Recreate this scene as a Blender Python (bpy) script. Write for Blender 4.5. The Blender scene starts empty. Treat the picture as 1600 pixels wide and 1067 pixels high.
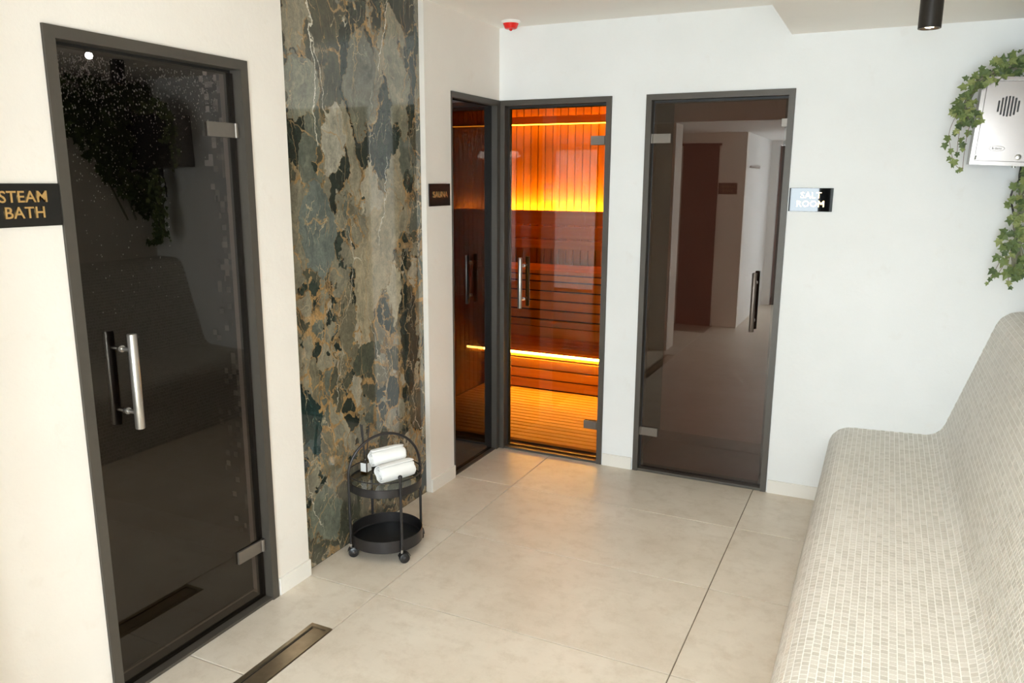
import bpy, bmesh, math, random
from mathutils import Vector, Matrix, noise

random.seed(11)
SC = bpy.context.scene
COL = SC.collection

# ------------------------------------------------------------------ camera, world, light, exposure
F_PX = 1213.17
cam_data = bpy.data.cameras.new('camera')
cam_data.sensor_width = 36.0
cam_data.lens = 36.0 * F_PX / 1600.0
cam_data.clip_start = 0.02
cam = bpy.data.objects.new('camera', cam_data)
COL.objects.link(cam)
YAW, PITCH, ROLL = -0.44494, -0.20440, 0.00562
_f = Vector((math.sin(YAW) * math.cos(PITCH), math.cos(YAW) * math.cos(PITCH), math.sin(PITCH)))
_r = Vector((math.cos(YAW), -math.sin(YAW), 0.0))
_u = _r.cross(_f)
_r2 = math.cos(ROLL) * _r + math.sin(ROLL) * _u
_u2 = -math.sin(ROLL) * _r + math.cos(ROLL) * _u
M = Matrix((( _r2.x, _u2.x, -_f.x), (_r2.y, _u2.y, -_f.y), (_r2.z, _u2.z, -_f.z)))
cam.matrix_world = Matrix.Translation((2.0777, -4.1706, 1.6456)) @ M.to_4x4()
SC.camera = cam

world = bpy.data.worlds.new('daylight')
SC.world = world
world.use_nodes = True
bg = world.node_tree.nodes['Background']
bg.inputs['Color'].default_value = (0.83, 0.93, 1.0, 1)
bg.inputs['Strength'].default_value = 18.5

def portal(name, loc, sx, sz, rot=(math.radians(90), 0, 0)):
    d = bpy.data.lights.new(name, 'AREA')
    d.shape = 'RECTANGLE'; d.size = sx; d.size_y = sz
    d.cycles.is_portal = True
    o = bpy.data.objects.new(name, d)
    o.location = loc
    o.rotation_euler = rot     # the lamp's -Z looks into the room
    COL.objects.link(o)

portal('daylight_entry', (1.075, -6.80, 1.08), 0.40, 2.08)
portal('daylight_entry.001', (2.09, -6.80, 1.08), 1.28, 2.08)

portal('daylight_entry.002', (2.90, -6.135, 1.10), 0.80, 1.98, (math.radians(90), 0, math.radians(90)))  # daylight through the added lobby window

vs = SC.view_settings
vs.view_transform = 'Standard'; vs.look = 'None'; vs.gamma = 1.0; vs.use_curve_mapping = False
vs.exposure = 0.13
cy = SC.cycles
cy.max_bounces = 14; cy.diffuse_bounces = 8; cy.glossy_bounces = 6; cy.transmission_bounces = 6
cy.transparent_max_bounces = 16
cy.sample_clamp_indirect = 6.0
cy.caustics_reflective = False; cy.caustics_refractive = False
cy.blur_glossy = 0.5

# ------------------------------------------------------------------ material helpers
class NT:
    def __init__(self, name):
        self.m = bpy.data.materials.new(name); self.m.use_nodes = True
        self.t = self.m.node_tree; self.t.nodes.clear()
        self.out = self.t.nodes.new('ShaderNodeOutputMaterial')
    def n(self, typ, props=None, **ins):
        nd = self.t.nodes.new('ShaderNode' + typ)
        for k, v in (props or {}).items(): setattr(nd, k, v)
        for k, v in ins.items(): self.put(nd, k, v)
        return nd
    def put(self, nd, k, v):
        key = k.replace('_', ' ')
        s = nd.inputs[int(k[1:])] if k[0] == 'i' and k[1:].isdigit() else nd.inputs[key]
        if hasattr(v, 'is_output') or isinstance(v, bpy.types.NodeSocket): self.t.links.new(v, s)
        elif isinstance(v, (tuple, list)) and len(v) == 3 and s.type == 'RGBA': s.default_value = (*v, 1)
        else: s.default_value = v
    def math(self, op, a, b=0.0, clamp=False):
        return self.n('Math', {'operation': op, 'use_clamp': clamp}, i0=a, i1=b).outputs[0]
    def vmath(self, op, a, b):
        return self.n('VectorMath', {'operation': op}, i0=a, i1=b).outputs[0]
    def mix(self, f, a, b, mode='MIX'):
        nd = self.n('Mix', {'data_type': 'RGBA', 'blend_type': mode})
        for s, v in ((nd.inputs[0], f), (nd.inputs[6], a), (nd.inputs[7], b)):
            if isinstance(v, bpy.types.NodeSocket): self.t.links.new(v, s)
            elif isinstance(v, (tuple, list)): s.default_value = (*v[:3], 1)
            else: s.default_value = v
        return nd.outputs[2]
    def ramp(self, f, stops, interp='LINEAR'):
        nd = self.n('ValToRGB'); cr = nd.color_ramp; cr.interpolation = interp
        while len(cr.elements) < len(stops): cr.elements.new(0.5)
        for e, (p, c) in zip(cr.elements, stops):
            e.position = p; e.color = (*c, 1) if len(c) == 3 else c
        self.t.links.new(f, nd.inputs[0]); return nd.outputs[0]
    def coord(self, which='Object'):
        return self.n('TexCoord').outputs[which]
    def noise(self, vec, scale, detail=3.0, rough=0.5, out=0, dist=0.0):
        return self.n('TexNoise', Vector=vec, Scale=scale, Detail=detail, Roughness=rough, Distortion=dist).outputs[out]
    def bump(self, h, strength=0.2, dist=0.01):
        return self.n('Bump', Height=h, Strength=strength, Distance=dist).outputs[0]
    def bsdf(self, **kw):
        b = self.n('BsdfPrincipled', **kw); self.t.links.new(b.outputs[0], self.out.inputs[0]); return b
    def done(self, shader=None):
        if shader is not None: self.t.links.new(shader, self.out.inputs[0])
        return self.m

def plain(name, col, rough=0.5, metal=0.0, var=0.0, scale=20.0, spec=0.5):
    t = NT(name)
    c = col
    if var:
        f = t.noise(t.coord(), scale, 4)
        c = t.mix(f, tuple(x * (1 - var) for x in col), tuple(min(1, x * (1 + var)) for x in col))
    t.bsdf(Base_Color=c, Roughness=rough, Metallic=metal, Specular_IOR_Level=spec)
    return t.done()

def plaster(name, a, b, stain, bumpy=0.15):
    t = NT(name); co = t.coord()
    n1 = t.noise(co, 1.6, 6, 0.6); n2 = t.noise(co, 7.0, 5, 0.65); n3 = t.noise(co, 55.0, 3, 0.6)
    c = t.mix(t.ramp(n1, [(0.35, (0, 0, 0)), (0.65, (1, 1, 1))]), a, b)
    s = t.ramp(n2, [(0.60, (0, 0, 0)), (0.78, (1, 1, 1))])
    c = t.mix(t.math('MULTIPLY', s, 0.55), c, stain)
    h = t.math('ADD', n3, t.math('MULTIPLY', n2, 2.0))
    t.bsdf(Base_Color=c, Roughness=0.62, Specular_IOR_Level=0.3, Normal=t.bump(h, bumpy, 0.004))
    return t.done()

M_WALL = plaster('wall_plaster', (0.785, 0.735, 0.675), (0.825, 0.78, 0.72), (0.72, 0.65, 0.57))
M_BACK = plaster('wall_plaster_daylit', (0.80, 0.81, 0.805), (0.84, 0.85, 0.85), (0.76, 0.74, 0.71))  # same plaster as the left wall, with cool daylight put into its colour
M_CEIL = plaster('ceiling_paint', (0.89, 0.855, 0.795), (0.91, 0.88, 0.825), (0.86, 0.82, 0.76), 0.03)
M_TILEBASE = plaster('baseboard_tile', (0.78, 0.75, 0.69), (0.83, 0.80, 0.75), (0.70, 0.66, 0.60), 0.05)

def floor_tile_mat():
    t = NT('floor_stone_tile')
    rnd = t.n('ObjectInfo').outputs['Random']
    co = t.vmath('ADD', t.n('NewGeometry').outputs['Position'], t.n('CombineXYZ', X=t.math('MULTIPLY', rnd, 37.0), Y=t.math('MULTIPLY', rnd, 91.0), Z=0.0).outputs[0])
    n1 = t.noise(co, 2.2, 6, 0.62); n2 = t.noise(co, 11.0, 6, 0.7); n3 = t.noise(co, 120.0, 3, 0.6)
    sc = t.n('Mapping', Vector=co, Rotation=(0, 0, 0.5), Scale=(1.2, 6.0, 1.0)).outputs[0]
    n4 = t.noise(sc, 2.6, 6, 0.65, dist=0.8)
    c = t.mix(t.ramp(n1, [(0.3, (0, 0, 0)), (0.7, (1, 1, 1))]), (0.63, 0.55, 0.45), (0.76, 0.69, 0.59))
    c = t.mix(t.math('MULTIPLY', t.ramp(n2, [(0.48, (0, 0, 0)), (0.72, (1, 1, 1))]), 0.6), c, (0.54, 0.455, 0.35))
    c = t.mix(t.math('MULTIPLY', t.ramp(n4, [(0.56, (0, 0, 0)), (0.72, (1, 1, 1))]), 0.35), c, (0.56, 0.475, 0.38))
    c = t.mix(t.math('MULTIPLY', t.ramp(n3, [(0.45, (0, 0, 0)), (0.7, (1, 1, 1))]), 0.25), c, (0.75, 0.67, 0.56))
    r = t.math('ADD', t.math('MULTIPLY', n2, 0.25), 0.28)
    t.bsdf(Base_Color=c, Roughness=r, Specular_IOR_Level=0.45, Normal=t.bump(n3, 0.06, 0.002))
    return t.done()
M_FLOOR = floor_tile_mat()
M_GROUT = plain('grout', (0.20, 0.16, 0.12), 0.8)

def marble_mat():
    t = NT('breccia_marble')
    co = t.coord()
    w1 = t.n('TexNoise', Vector=co, Scale=2.2, Detail=5.0, Roughness=0.6).outputs[1]
    w2 = t.n('TexNoise', Vector=co, Scale=10.0, Detail=5.0, Roughness=0.65).outputs[1]
    def warp(a, b):
        p = t.vmath('ADD', co, t.n('VectorMath', {'operation': 'SCALE'}, i0=t.vmath('SUBTRACT', w1, (0.5, 0.5, 0.5)), Scale=a).outputs[0])
        return t.vmath('ADD', p, t.n('VectorMath', {'operation': 'SCALE'}, i0=t.vmath('SUBTRACT', w2, (0.5, 0.5, 0.5)), Scale=b).outputs[0])
    pa = t.n('Mapping', Vector=warp(0.30, 0.10), Rotation=(0.42, 0, 0), Scale=(1, 1.5, 0.72)).outputs[0]
    pb = t.n('Mapping', Vector=warp(0.20, 0.09), Rotation=(-0.3, 0, 0), Scale=(1, 1.3, 0.85)).outputs[0]
    frag = [(0.0, (0.028, 0.036, 0.029)), (0.16, (0.075, 0.074, 0.053)), (0.31, (0.145, 0.132, 0.094)), (0.45, (0.20, 0.185, 0.142)),
            (0.58, (0.115, 0.125, 0.104)), (0.70, (0.25, 0.225, 0.17)), (0.82, (0.036, 0.047, 0.038)), (0.93, (0.33, 0.30, 0.24))]
    def chunk(vec, scale, ch):
        v = t.n('TexVoronoi', Vector=vec, Scale=scale)
        d = t.n('TexVoronoi', {'feature': 'DISTANCE_TO_EDGE'}, Vector=vec, Scale=scale).outputs[0]
        return t.ramp(t.n('SeparateXYZ', Vector=v.outputs[1]).outputs[ch], frag, 'CONSTANT'), d
    bc, bigd = chunk(pa, 4.0, 0)
    sc, smd = chunk(pb, 11.0, 1)
    tc, tid = chunk(pb, 27.0, 2)
    gold = t.mix(t.noise(co, 26.0, 6, 0.75), (0.15, 0.085, 0.032), (0.50, 0.32, 0.15))
    gz = t.n('SeparateXYZ', Vector=co).outputs[2]
    low = t.ramp(t.math('DIVIDE', gz, 2.5), [(0.05, (0.48, 0.48, 0.48)), (0.22, (0.64, 0.64, 0.64)), (0.42, (0.57, 0.57, 0.57)), (0.62, (0.47, 0.47, 0.47)), (0.8, (0.40, 0.40, 0.40)), (1.0, (0.42, 0.42, 0.42))])
    zn = t.noise(co, 2.3, 5, 0.65)
    zone = t.math('LESS_THAN', zn, low)                       # where the slab is finely broken
    # fine rubble: small chunks, tiny chunks between, golden cement
    tiny = t.mix(t.ramp(tid, [(0.03, (0, 0, 0)), (0.09, (1, 1, 1))]), gold, tc)
    sw = t.n('MapRange', Value=t.noise(co, 7.0, 4), From_Min=0.35, From_Max=0.65, To_Min=0.012, To_Max=0.12).outputs[0]
    se = t.math('GREATER_THAN', smd, sw)
    small = t.mix(se, t.mix(t.ramp(t.noise(co, 5.0, 4), [(0.45, (0, 0, 0)), (0.55, (1, 1, 1))]), tiny, gold), sc)
    c = t.mix(zone, bc, small)
    bw = t.n('MapRange', Value=t.noise(co, 4.4, 5, 0.6), From_Min=0.48, From_Max=0.72, To_Min=0.002, To_Max=0.05).outputs[0]
    c = t.mix(t.math('LESS_THAN', bigd, bw), c, t.mix(0.55, gold, tiny))
    for (y, z, a, b, rot, colr) in FRAGS:
        q = t.n('Mapping', {'vector_type': 'TEXTURE'}, Vector=warp(0.30, 0.16), Location=(0, y, z), Rotation=(rot, 0, 0), Scale=(1, a, b)).outputs[0]
        sp = t.n('SeparateXYZ', Vector=q)
        # a rounded diamond, so that the chunks look broken rather than oval
        d = t.math('ADD', t.math('POWER', t.math('ABSOLUTE', sp.outputs[1]), 1.35), t.math('POWER', t.math('ABSOLUTE', sp.outputs[2]), 1.35))
        c = t.mix(t.ramp(d, [(0.94, (1, 1, 1)), (0.98, (0, 0, 0))]), c, colr)
        rim = t.ramp(d, [(0.95, (0, 0, 0)), (0.98, (1, 1, 1)), (1.02, (1, 1, 1)), (1.05, (0, 0, 0))])
        c = t.mix(t.math('MULTIPLY', rim, 0.6), c, gold)
    # streaks and clouding inside the chunks
    g = t.n('Mapping', Vector=warp(0.35, 0.16), Rotation=(0.55, 0, 0), Scale=(1, 7.0, 1.7)).outputs[0]
    gr = t.noise(g, 6.0, 8, 0.75, dist=0.8)
    c = t.mix(1.0, c, t.ramp(gr, [(0.25, (0.5, 0.5, 0.5)), (0.5, (0.95, 0.95, 0.93)), (0.75, (1.6, 1.52, 1.4))]), 'MULTIPLY')
    cl = t.noise(co, 18.0, 7, 0.75)
    c = t.mix(1.0, c, t.ramp(cl, [(0.3, (0.68, 0.70, 0.68)), (0.7, (1.28, 1.26, 1.22))]), 'MULTIPLY')
    # thin pale and rusty cracks
    for (scl, rot, wid, col, lo) in ((1.7, 0.15, 0.0035, (0.66, 0.60, 0.48), 0.50), (5.0, 0.9, 0.010, (0.36, 0.24, 0.12), 0.47), (13.0, -0.5, 0.014, (0.42, 0.34, 0.22), 0.50)):
        pv = t.n('Mapping', Vector=warp(0.22, 0.05), Rotation=(rot, 0, 0), Scale=(1, 1.5, 0.40), Location=(0.3, 0.7, 0)).outputs[0]
        vd = t.n('TexVoronoi', {'feature': 'DISTANCE_TO_EDGE'}, Vector=pv, Scale=scl).outputs[0]
        ln = t.ramp(vd, [(wid * 0.4, (1, 1, 1)), (wid, (0, 0, 0))])
        mk = t.ramp(t.noise(co, 2.0 + scl * 0.4, 4), [(lo, (0, 0, 0)), (lo + 0.05, (1, 1, 1))])
        c = t.mix(t.math('MULTIPLY', ln, t.math('MULTIPLY', mk, 0.85)), c, col)
    # three long white veins of the upper slab: (y at z0, z0, z1, slope, half width)
    sw_ = t.n('SeparateXYZ', Vector=warp(0.14, 0.10))
    for (y0, z0, z1, sl, hw) in VEINS:
        dy = t.math('ABSOLUTE', t.math('SUBTRACT', sw_.outputs[1], t.math('ADD', y0, t.math('MULTIPLY', t.math('SUBTRACT', gz, z0), sl))))
        ln = t.ramp(t.math('DIVIDE', dy, hw * 2), [(0.3, (1, 1, 1)), (0.55, (0, 0, 0))])
        on = t.math('MULTIPLY', t.math('GREATER_THAN', gz, z0), t.math('LESS_THAN', gz, z1))
        c = t.mix(t.math('MULTIPLY', t.math('MULTIPLY', ln, on), 0.85), c, (0.70, 0.66, 0.55))
    t.bsdf(Base_Color=c, Roughness=0.04, Specular_IOR_Level=0.7, Coat_Weight=0.25, Coat_Roughness=0.03)
    return t.done()
VEINS = [(-1.60, 1.78, 2.6, -0.02, 0.0036), (-1.16, 2.12, 2.6, 0.28, 0.0030), (-1.18, 1.35, 1.75, 0.25, 0.0022)]
FRAGS = [(-1.20, 1.27, 0.155, 0.36, -0.42, (0.30, 0.26, 0.185)), (-1.50, 1.78, 0.075, 0.20, -0.30, (0.34, 0.32, 0.27)),
         (-1.63, 1.42, 0.125, 0.20, 0.15, (0.13, 0.15, 0.14)), (-0.95, 0.86, 0.085, 0.26, -0.18, (0.035, 0.045, 0.04)),
         (-1.72, 0.66, 0.10, 0.17, 0.3, (0.02, 0.04, 0.038)), (-1.31, 0.86, 0.12, 0.085, 0.6, (0.07, 0.075, 0.055)),
         (-0.93, 0.50, 0.09, 0.16, 0.1, (0.10, 0.095, 0.07)), (-1.00, 2.10, 0.10, 0.30, 0.25, (0.23, 0.22, 0.17)),
         (-1.68, 2.00, 0.13, 0.12, -0.5, (0.21, 0.21, 0.17)), (-1.62, 0.20, 0.13, 0.15, 0.2, (0.15, 0.16, 0.13)),
         (-1.05, 1.12, 0.06, 0.14, -0.15, (0.36, 0.32, 0.24)), (-1.28, 2.05, 0.12, 0.26, 0.0, (0.15, 0.15, 0.12))]
M_MARBLE = marble_mat()

def glass_mat(name, tint, ior=1.55, sheen=(0.96, 0.97, 1.0)):
    t = NT(name)
    tr = t.n('BsdfTransparent', Color=tint)
    gl = t.n('BsdfGlossy', Color=sheen, Roughness=0.004)
    fr = t.math('MULTIPLY', t.n('Fresnel', IOR=ior).outputs[0], t.math('SUBTRACT', 1.0, t.n('NewGeometry').outputs['Backfacing']))   # one mirror image, from the face one looks at
    mx = t.n('MixShader', Fac=fr); t.t.links.new(tr.outputs[0], mx.inputs[1]); t.t.links.new(gl.outputs[0], mx.inputs[2])
    return t.done(mx.outputs[0])
M_GLASS_STEAM = glass_mat('steam_grey_glass', (0.50, 0.46, 0.44), 1.60, (1.0, 0.91, 0.82))
M_GLASS_SAUNA = glass_mat('sauna_bronze_glass', (0.86, 0.70, 0.42), 1.46, (1.0, 0.84, 0.68))
M_GLASS_SALT = glass_mat('salt_bronze_glass', (0.64, 0.51, 0.46), 1.85, (1.0, 0.91, 0.84))
M_GLASS_WIN = glass_mat('window_glass', (0.97, 0.98, 0.98), 1.45)
M_GLASS_CLEAR = glass_mat('clear_glass', (0.90, 0.94, 0.92), 1.45)
M_GLASS_AMBER = glass_mat('bottle_glass', (0.86, 0.84, 0.76), 1.45)
M_BLACKGLASS = glass_mat('black_glass', (0.14, 0.115, 0.09), 1.52)
M_FRAME = plain('bronze_grey_metal', (0.078, 0.068, 0.056), 0.45, 0.3, 0.08, 40)
M_FRAMEDARK = plain('dark_rebate', (0.012, 0.011, 0.010), 0.5)
M_HINGE = plain('satin_bronze', (0.19, 0.165, 0.14), 0.33, 0.6, 0.06, 60)
M_STEEL = plain('brushed_nickel', (0.50, 0.48, 0.45), 0.30, 0.9, 0.05, 90)
M_INNERHANDLE = plain('dark_handle', (0.035, 0.03, 0.028), 0.4, 0.5)
M_BLACK = plain('black_acrylic', (0.004, 0.004, 0.004), 0.02, spec=0.6)
M_GOLD = plain('gold_letters', (0.85, 0.55, 0.22), 0.25, 0.85)
M_CART = plain('cart_gunmetal', (0.036, 0.033, 0.033), 0.33, 0.55, 0.1, 30)
M_TRAY = plain('cart_tray_black', (0.010, 0.011, 0.013), 0.38, 0.1)
M_RUBBER = plain('black_rubber', (0.010, 0.010, 0.010), 0.35)
M_WHITE = plain('white_plastic', (0.85, 0.83, 0.80), 0.4)
M_RED = plain('red_plastic', (0.80, 0.012, 0.008), 0.25)
M_DARKDOOR = plain('dark_door_leaf', (0.035, 0.018, 0.014), 0.4, 0.0, 0.2, 15)
M_LAMP = plain('lamp_black', (0.020, 0.016, 0.013), 0.38, 0.3)

def emit(name, col, s):
    t = NT(name); e = t.n('Emission', Color=col, Strength=s); return t.done(e.outputs[0])
M_BULB = emit('warm_bulb', (1.0, 0.78, 0.48), 30.0)
M_LED = emit('amber_led', (1.0, 0.68, 0.18), 210.0)
M_LEDTOP = emit('amber_led_dim', (1.0, 0.50, 0.06), 26.0)
M_LEDUP = emit('amber_led_up', (1.0, 0.58, 0.09), 210.0)
M_FLASH = emit('flash_glow', (0.92, 0.97, 1.0), 150.0)
M_STEAMLAMP = emit('steam_lamp', (0.95, 0.96, 1.0), 900.0)

def towel_mat():
    t = NT('white_terry'); co = t.coord()
    n = t.noise(co, 420.0, 2, 0.6); n2 = t.noise(co, 30.0, 3)
    t.bsdf(Base_Color=t.mix(n2, (0.86, 0.85, 0.83), (0.93, 0.925, 0.91)), Roughness=0.95, Specular_IOR_Level=0.1, Sheen_Weight=0.4,
           Normal=t.bump(n, 0.6, 0.003))
    return t.done()
M_TOWEL = towel_mat()

def steel_panel_mat():
    t = NT('stainless_sheet'); co = t.coord()
    g = t.n('Mapping', Vector=co, Scale=(2.0, 2.0, 220.0)).outputs[0]
    n = t.noise(g, 3.0, 3); n2 = t.noise(co, 9.0, 4)
    t.bsdf(Base_Color=t.mix(n2, (0.235, 0.215, 0.20), (0.28, 0.26, 0.245)), Metallic=0.9, Roughness=t.math('ADD', 0.15, t.math('MULTIPLY', n, 0.14)))
    return t.done()
M_STAINLESS = steel_panel_mat()
M_DRAIN = plain('drain_steel', (0.42, 0.33, 0.22), 0.30, 0.9, 0.25, 25)

def wood_mat(name, a, b, axis):
    t = NT(name)
    rnd = t.n('ObjectInfo').outputs['Random']
    co = t.vmath('ADD', t.coord(), t.n('CombineXYZ', X=t.math('MULTIPLY', rnd, 50.0), Y=t.math('MULTIPLY', rnd, 23.0), Z=t.math('MULTIPLY', rnd, 71.0)).outputs[0])
    s = {'x': (1.2, 22, 22), 'z': (22, 22, 1.2)}[axis]
    g = t.n('Mapping', Vector=co, Scale=s).outputs[0]
    n = t.noise(g, 1.4, 5, 0.6, dist=0.4)
    c = t.mix(t.ramp(n, [(0.3, (0, 0, 0)), (0.7, (1, 1, 1))]), a, b)
    k = t.math('ADD', 0.82, t.math('MULTIPLY', rnd, 0.36))
    c = t.mix(1.0, c, t.n('CombineColor', Red=k, Green=k, Blue=k).outputs[0], 'MULTIPLY')
    t.bsdf(Base_Color=c, Roughness=0.55, Specular_IOR_Level=0.25)
    return t.done()
M_WOODX = wood_mat('sauna_board', (0.54, 0.25, 0.05), (0.66, 0.33, 0.075), 'x')
M_WOODZ = wood_mat('sauna_plank', (0.50, 0.22, 0.04), (0.62, 0.29, 0.055), 'z')
M_WOODDARK = plain('sauna_gap', (0.03, 0.012, 0.005), 0.8)
M_SALTWALL = plain('salt_room_wall', (0.36, 0.265, 0.235), 0.8, 0, 0.15, 4)

def mosaic_mat():
    t = NT('steam_mosaic')
    p = t.n('NewGeometry').outputs['Position']
    cell = t.n('VectorMath', {'operation': 'SNAP'}, i0=p, i1=(0.025, 0.025, 0.025)).outputs[0]
    w = t.n('TexWhiteNoise', Vector=cell).outputs[0]
    sp = t.n('SeparateXYZ', Vector=p)
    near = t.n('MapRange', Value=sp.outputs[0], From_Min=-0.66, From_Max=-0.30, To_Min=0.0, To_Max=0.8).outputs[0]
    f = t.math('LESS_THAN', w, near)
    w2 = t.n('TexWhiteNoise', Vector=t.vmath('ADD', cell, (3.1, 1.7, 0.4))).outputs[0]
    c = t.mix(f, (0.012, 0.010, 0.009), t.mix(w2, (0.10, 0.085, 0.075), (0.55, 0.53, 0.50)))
    t.bsdf(Base_Color=c, Roughness=0.25)
    return t.done()
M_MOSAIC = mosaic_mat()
M_STEAMDARK = plain('steam_dark_tile', (0.010, 0.009, 0.008), 0.6, spec=0.2)

def bench_tile_mat():
    t = NT('bench_mosaic_chip')
    p = t.n('Attribute', {'attribute_name': 'chip'}).outputs['Fac']
    rnd = t.n('ObjectInfo').outputs['Random']
    w = t.n('TexWhiteNoise', {'noise_dimensions': '2D'}, Vector=t.n('CombineXYZ', X=t.math('MULTIPLY', p, 917.0), Y=rnd, Z=0.0).outputs[0]).outputs[0]
    n = t.noise(t.n('NewGeometry').outputs['Position'], 260.0, 2)
    c = t.ramp(w, [(0.0, (0.55, 0.525, 0.47)), (0.5, (0.64, 0.615, 0.56)), (1.0, (0.71, 0.685, 0.635))])
    c = t.mix(t.math('MULTIPLY', n, 0.3), c, (0.52, 0.47, 0.40))
    t.bsdf(Base_Color=c, Roughness=0.42, Specular_IOR_Level=0.4)
    return t.done()
M_CHIP = bench_tile_mat()
M_BENCHGROUT = plain('bench_grout', (0.86, 0.845, 0.80), 0.75, 0, 0.05, 8)

def leaf_mat():
    t = NT('ivy_leaf')
    rnd = t.n('ObjectInfo').outputs['Random']
    at = t.n('Attribute', {'attribute_name': 'tone'}).outputs['Fac']
    v = t.math('FRACT', t.math('ADD', rnd, at))
    c = t.ramp(v, [(0.0, (0.035, 0.075, 0.022)), (0.3, (0.085, 0.14, 0.035)), (0.65, (0.19, 0.25, 0.07)), (1.0, (0.31, 0.34, 0.12))])
    n = t.noise(t.coord(), 90.0, 3)
    c = t.mix(t.math('MULTIPLY', n, 0.35), c, (0.30, 0.33, 0.17))
    b = t.n('BsdfPrincipled', Base_Color=c, Roughness=0.5, Specular_IOR_Level=0.35)
    tl = t.n('BsdfTranslucent', Color=c)
    mx = t.n('MixShader', Fac=0.15); t.t.links.new(b.outputs[0], mx.inputs[1]); t.t.links.new(tl.outputs[0], mx.inputs[2])
    return t.done(mx.outputs[0])
M_LEAF = leaf_mat()
M_TWIG = plain('ivy_twig', (0.20, 0.19, 0.13), 0.8, 0, 0.3, 60)
M_STEM = plain('ivy_stem', (0.16, 0.09, 0.055), 0.7)
M_DROP = None
def drop_mat():
    t = NT('water_drop')
    tr = t.n('BsdfTransparent', Color=(0.9, 0.9, 0.9)); tl = t.n('BsdfTranslucent', Color=(0.95, 0.95, 0.95))
    gl = t.n('BsdfGlossy', Color=(1, 1, 1), Roughness=0.12)
    a = t.n('MixShader', Fac=0.55); t.t.links.new(tr.outputs[0], a.inputs[1]); t.t.links.new(tl.outputs[0], a.inputs[2])
    b = t.n('MixShader', Fac=0.25); t.t.links.new(a.outputs[0], b.inputs[1]); t.t.links.new(gl.outputs[0], b.inputs[2])
    return t.done(b.outputs[0])
M_DROP = drop_mat()

# ------------------------------------------------------------------ geometry helpers
WPOS = {}
def wpos(o):
    return WPOS.get(o.name, Vector((0, 0, 0)))

def tag(o, label=None, cat=None, group=None, kind=None):
    if label: o['label'] = label
    if cat: o['category'] = cat
    if group: o['group'] = group
    if kind: o['kind'] = kind
    return o

def empty(name, loc, label=None, cat=None, group=None, kind=None):
    o = bpy.data.objects.new(name, None); o.empty_display_size = 0.05
    o.location = loc; COL.objects.link(o); WPOS[o.name] = Vector(loc)
    return tag(o, label, cat, group, kind)

def link(name, me, mat, parent=None, loc=(0, 0, 0), smooth=False, rot=None):
    """loc is a world position (parents are not rotated unless the caller passes local values)."""
    if mat is not None and not me.materials: me.materials.append(mat)
    o = bpy.data.objects.new(name, me); COL.objects.link(o)
    loc = Vector(loc)
    if parent is not None:
        o.parent = parent; o.location = loc - wpos(parent)
    else: o.location = loc
    WPOS[o.name] = loc
    if rot: o.rotation_euler = rot
    if smooth:
        for p in me.polygons: p.use_smooth = True
        if smooth == 'auto':
            sharp_by_angle(me)
    return o

def sharp_by_angle(me, ang=0.6):
    bm = bmesh.new(); bm.from_mesh(me)
    for e in bm.edges:
        if len(e.link_faces) == 2 and e.calc_face_angle(0) > ang: e.smooth = False
    bm.to_mesh(me); bm.free()

def bm_mesh(name, bm):
    me = bpy.data.meshes.new(name); bmesh.ops.recalc_face_normals(bm, faces=bm.faces); bm.to_mesh(me); bm.free(); return me

def box_bm(lo, hi, bevel=0.0, seg=2, bm=None):
    own = bm is None
    bm = bm or bmesh.new()
    r = bmesh.ops.create_cube(bm, size=1.0)
    lo, hi = Vector(lo), Vector(hi)
    for v in r['verts']:
        v.co = Vector([(lo[i] + hi[i]) / 2 + v.co[i] * (hi[i] - lo[i]) for i in range(3)])
    if bevel:
        es = list({e for v in r['verts'] for e in v.link_edges})
        bmesh.ops.bevel(bm, geom=es, offset=bevel, segments=seg, affect='EDGES', profile=0.5)
    return bm

def box(name, lo, hi, mat, parent=None, bevel=0.0):
    c = (Vector(lo) + Vector(hi)) / 2
    bm = box_bm(Vector(lo) - c, Vector(hi) - c, bevel)
    return link(name, bm_mesh(name, bm), mat, parent, c)

def tube_bm(pts, r, seg=12, bm=None, cap=True, closed=False):
    bm = bm or bmesh.new()
    pts = [Vector(p) for p in pts]; n = len(pts)
    rs = r if isinstance(r, (list, tuple)) else [r] * n
    rings = []; prev = None
    for i, p in enumerate(pts):
        if closed: d = pts[(i + 1) % n] - pts[i - 1]
        else: d = pts[min(i + 1, n - 1)] - pts[max(i - 1, 0)]
        d.normalize()
        if prev is None:
            a = Vector((0, 0, 1)) if abs(d.z) < 0.9 else Vector((1, 0, 0))
            s = d.cross(a).normalized()
        else:
            s = (prev - d * prev.dot(d)).normalized()
        prev = s; t = d.cross(s)
        rings.append([bm.verts.new(p + rs[i] * (math.cos(k * 2 * math.pi / seg) * s + math.sin(k * 2 * math.pi / seg) * t)) for k in range(seg)])
    m = n if closed else n - 1
    for i in range(m):
        a, b = rings[i], rings[(i + 1) % n]
        for k in range(seg):
            bm.faces.new((a[k], a[(k + 1) % seg], b[(k + 1) % seg], b[k]))
    if cap and not closed:
        bm.faces.new(rings[0]); bm.faces.new(rings[-1])
    return bm

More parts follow.
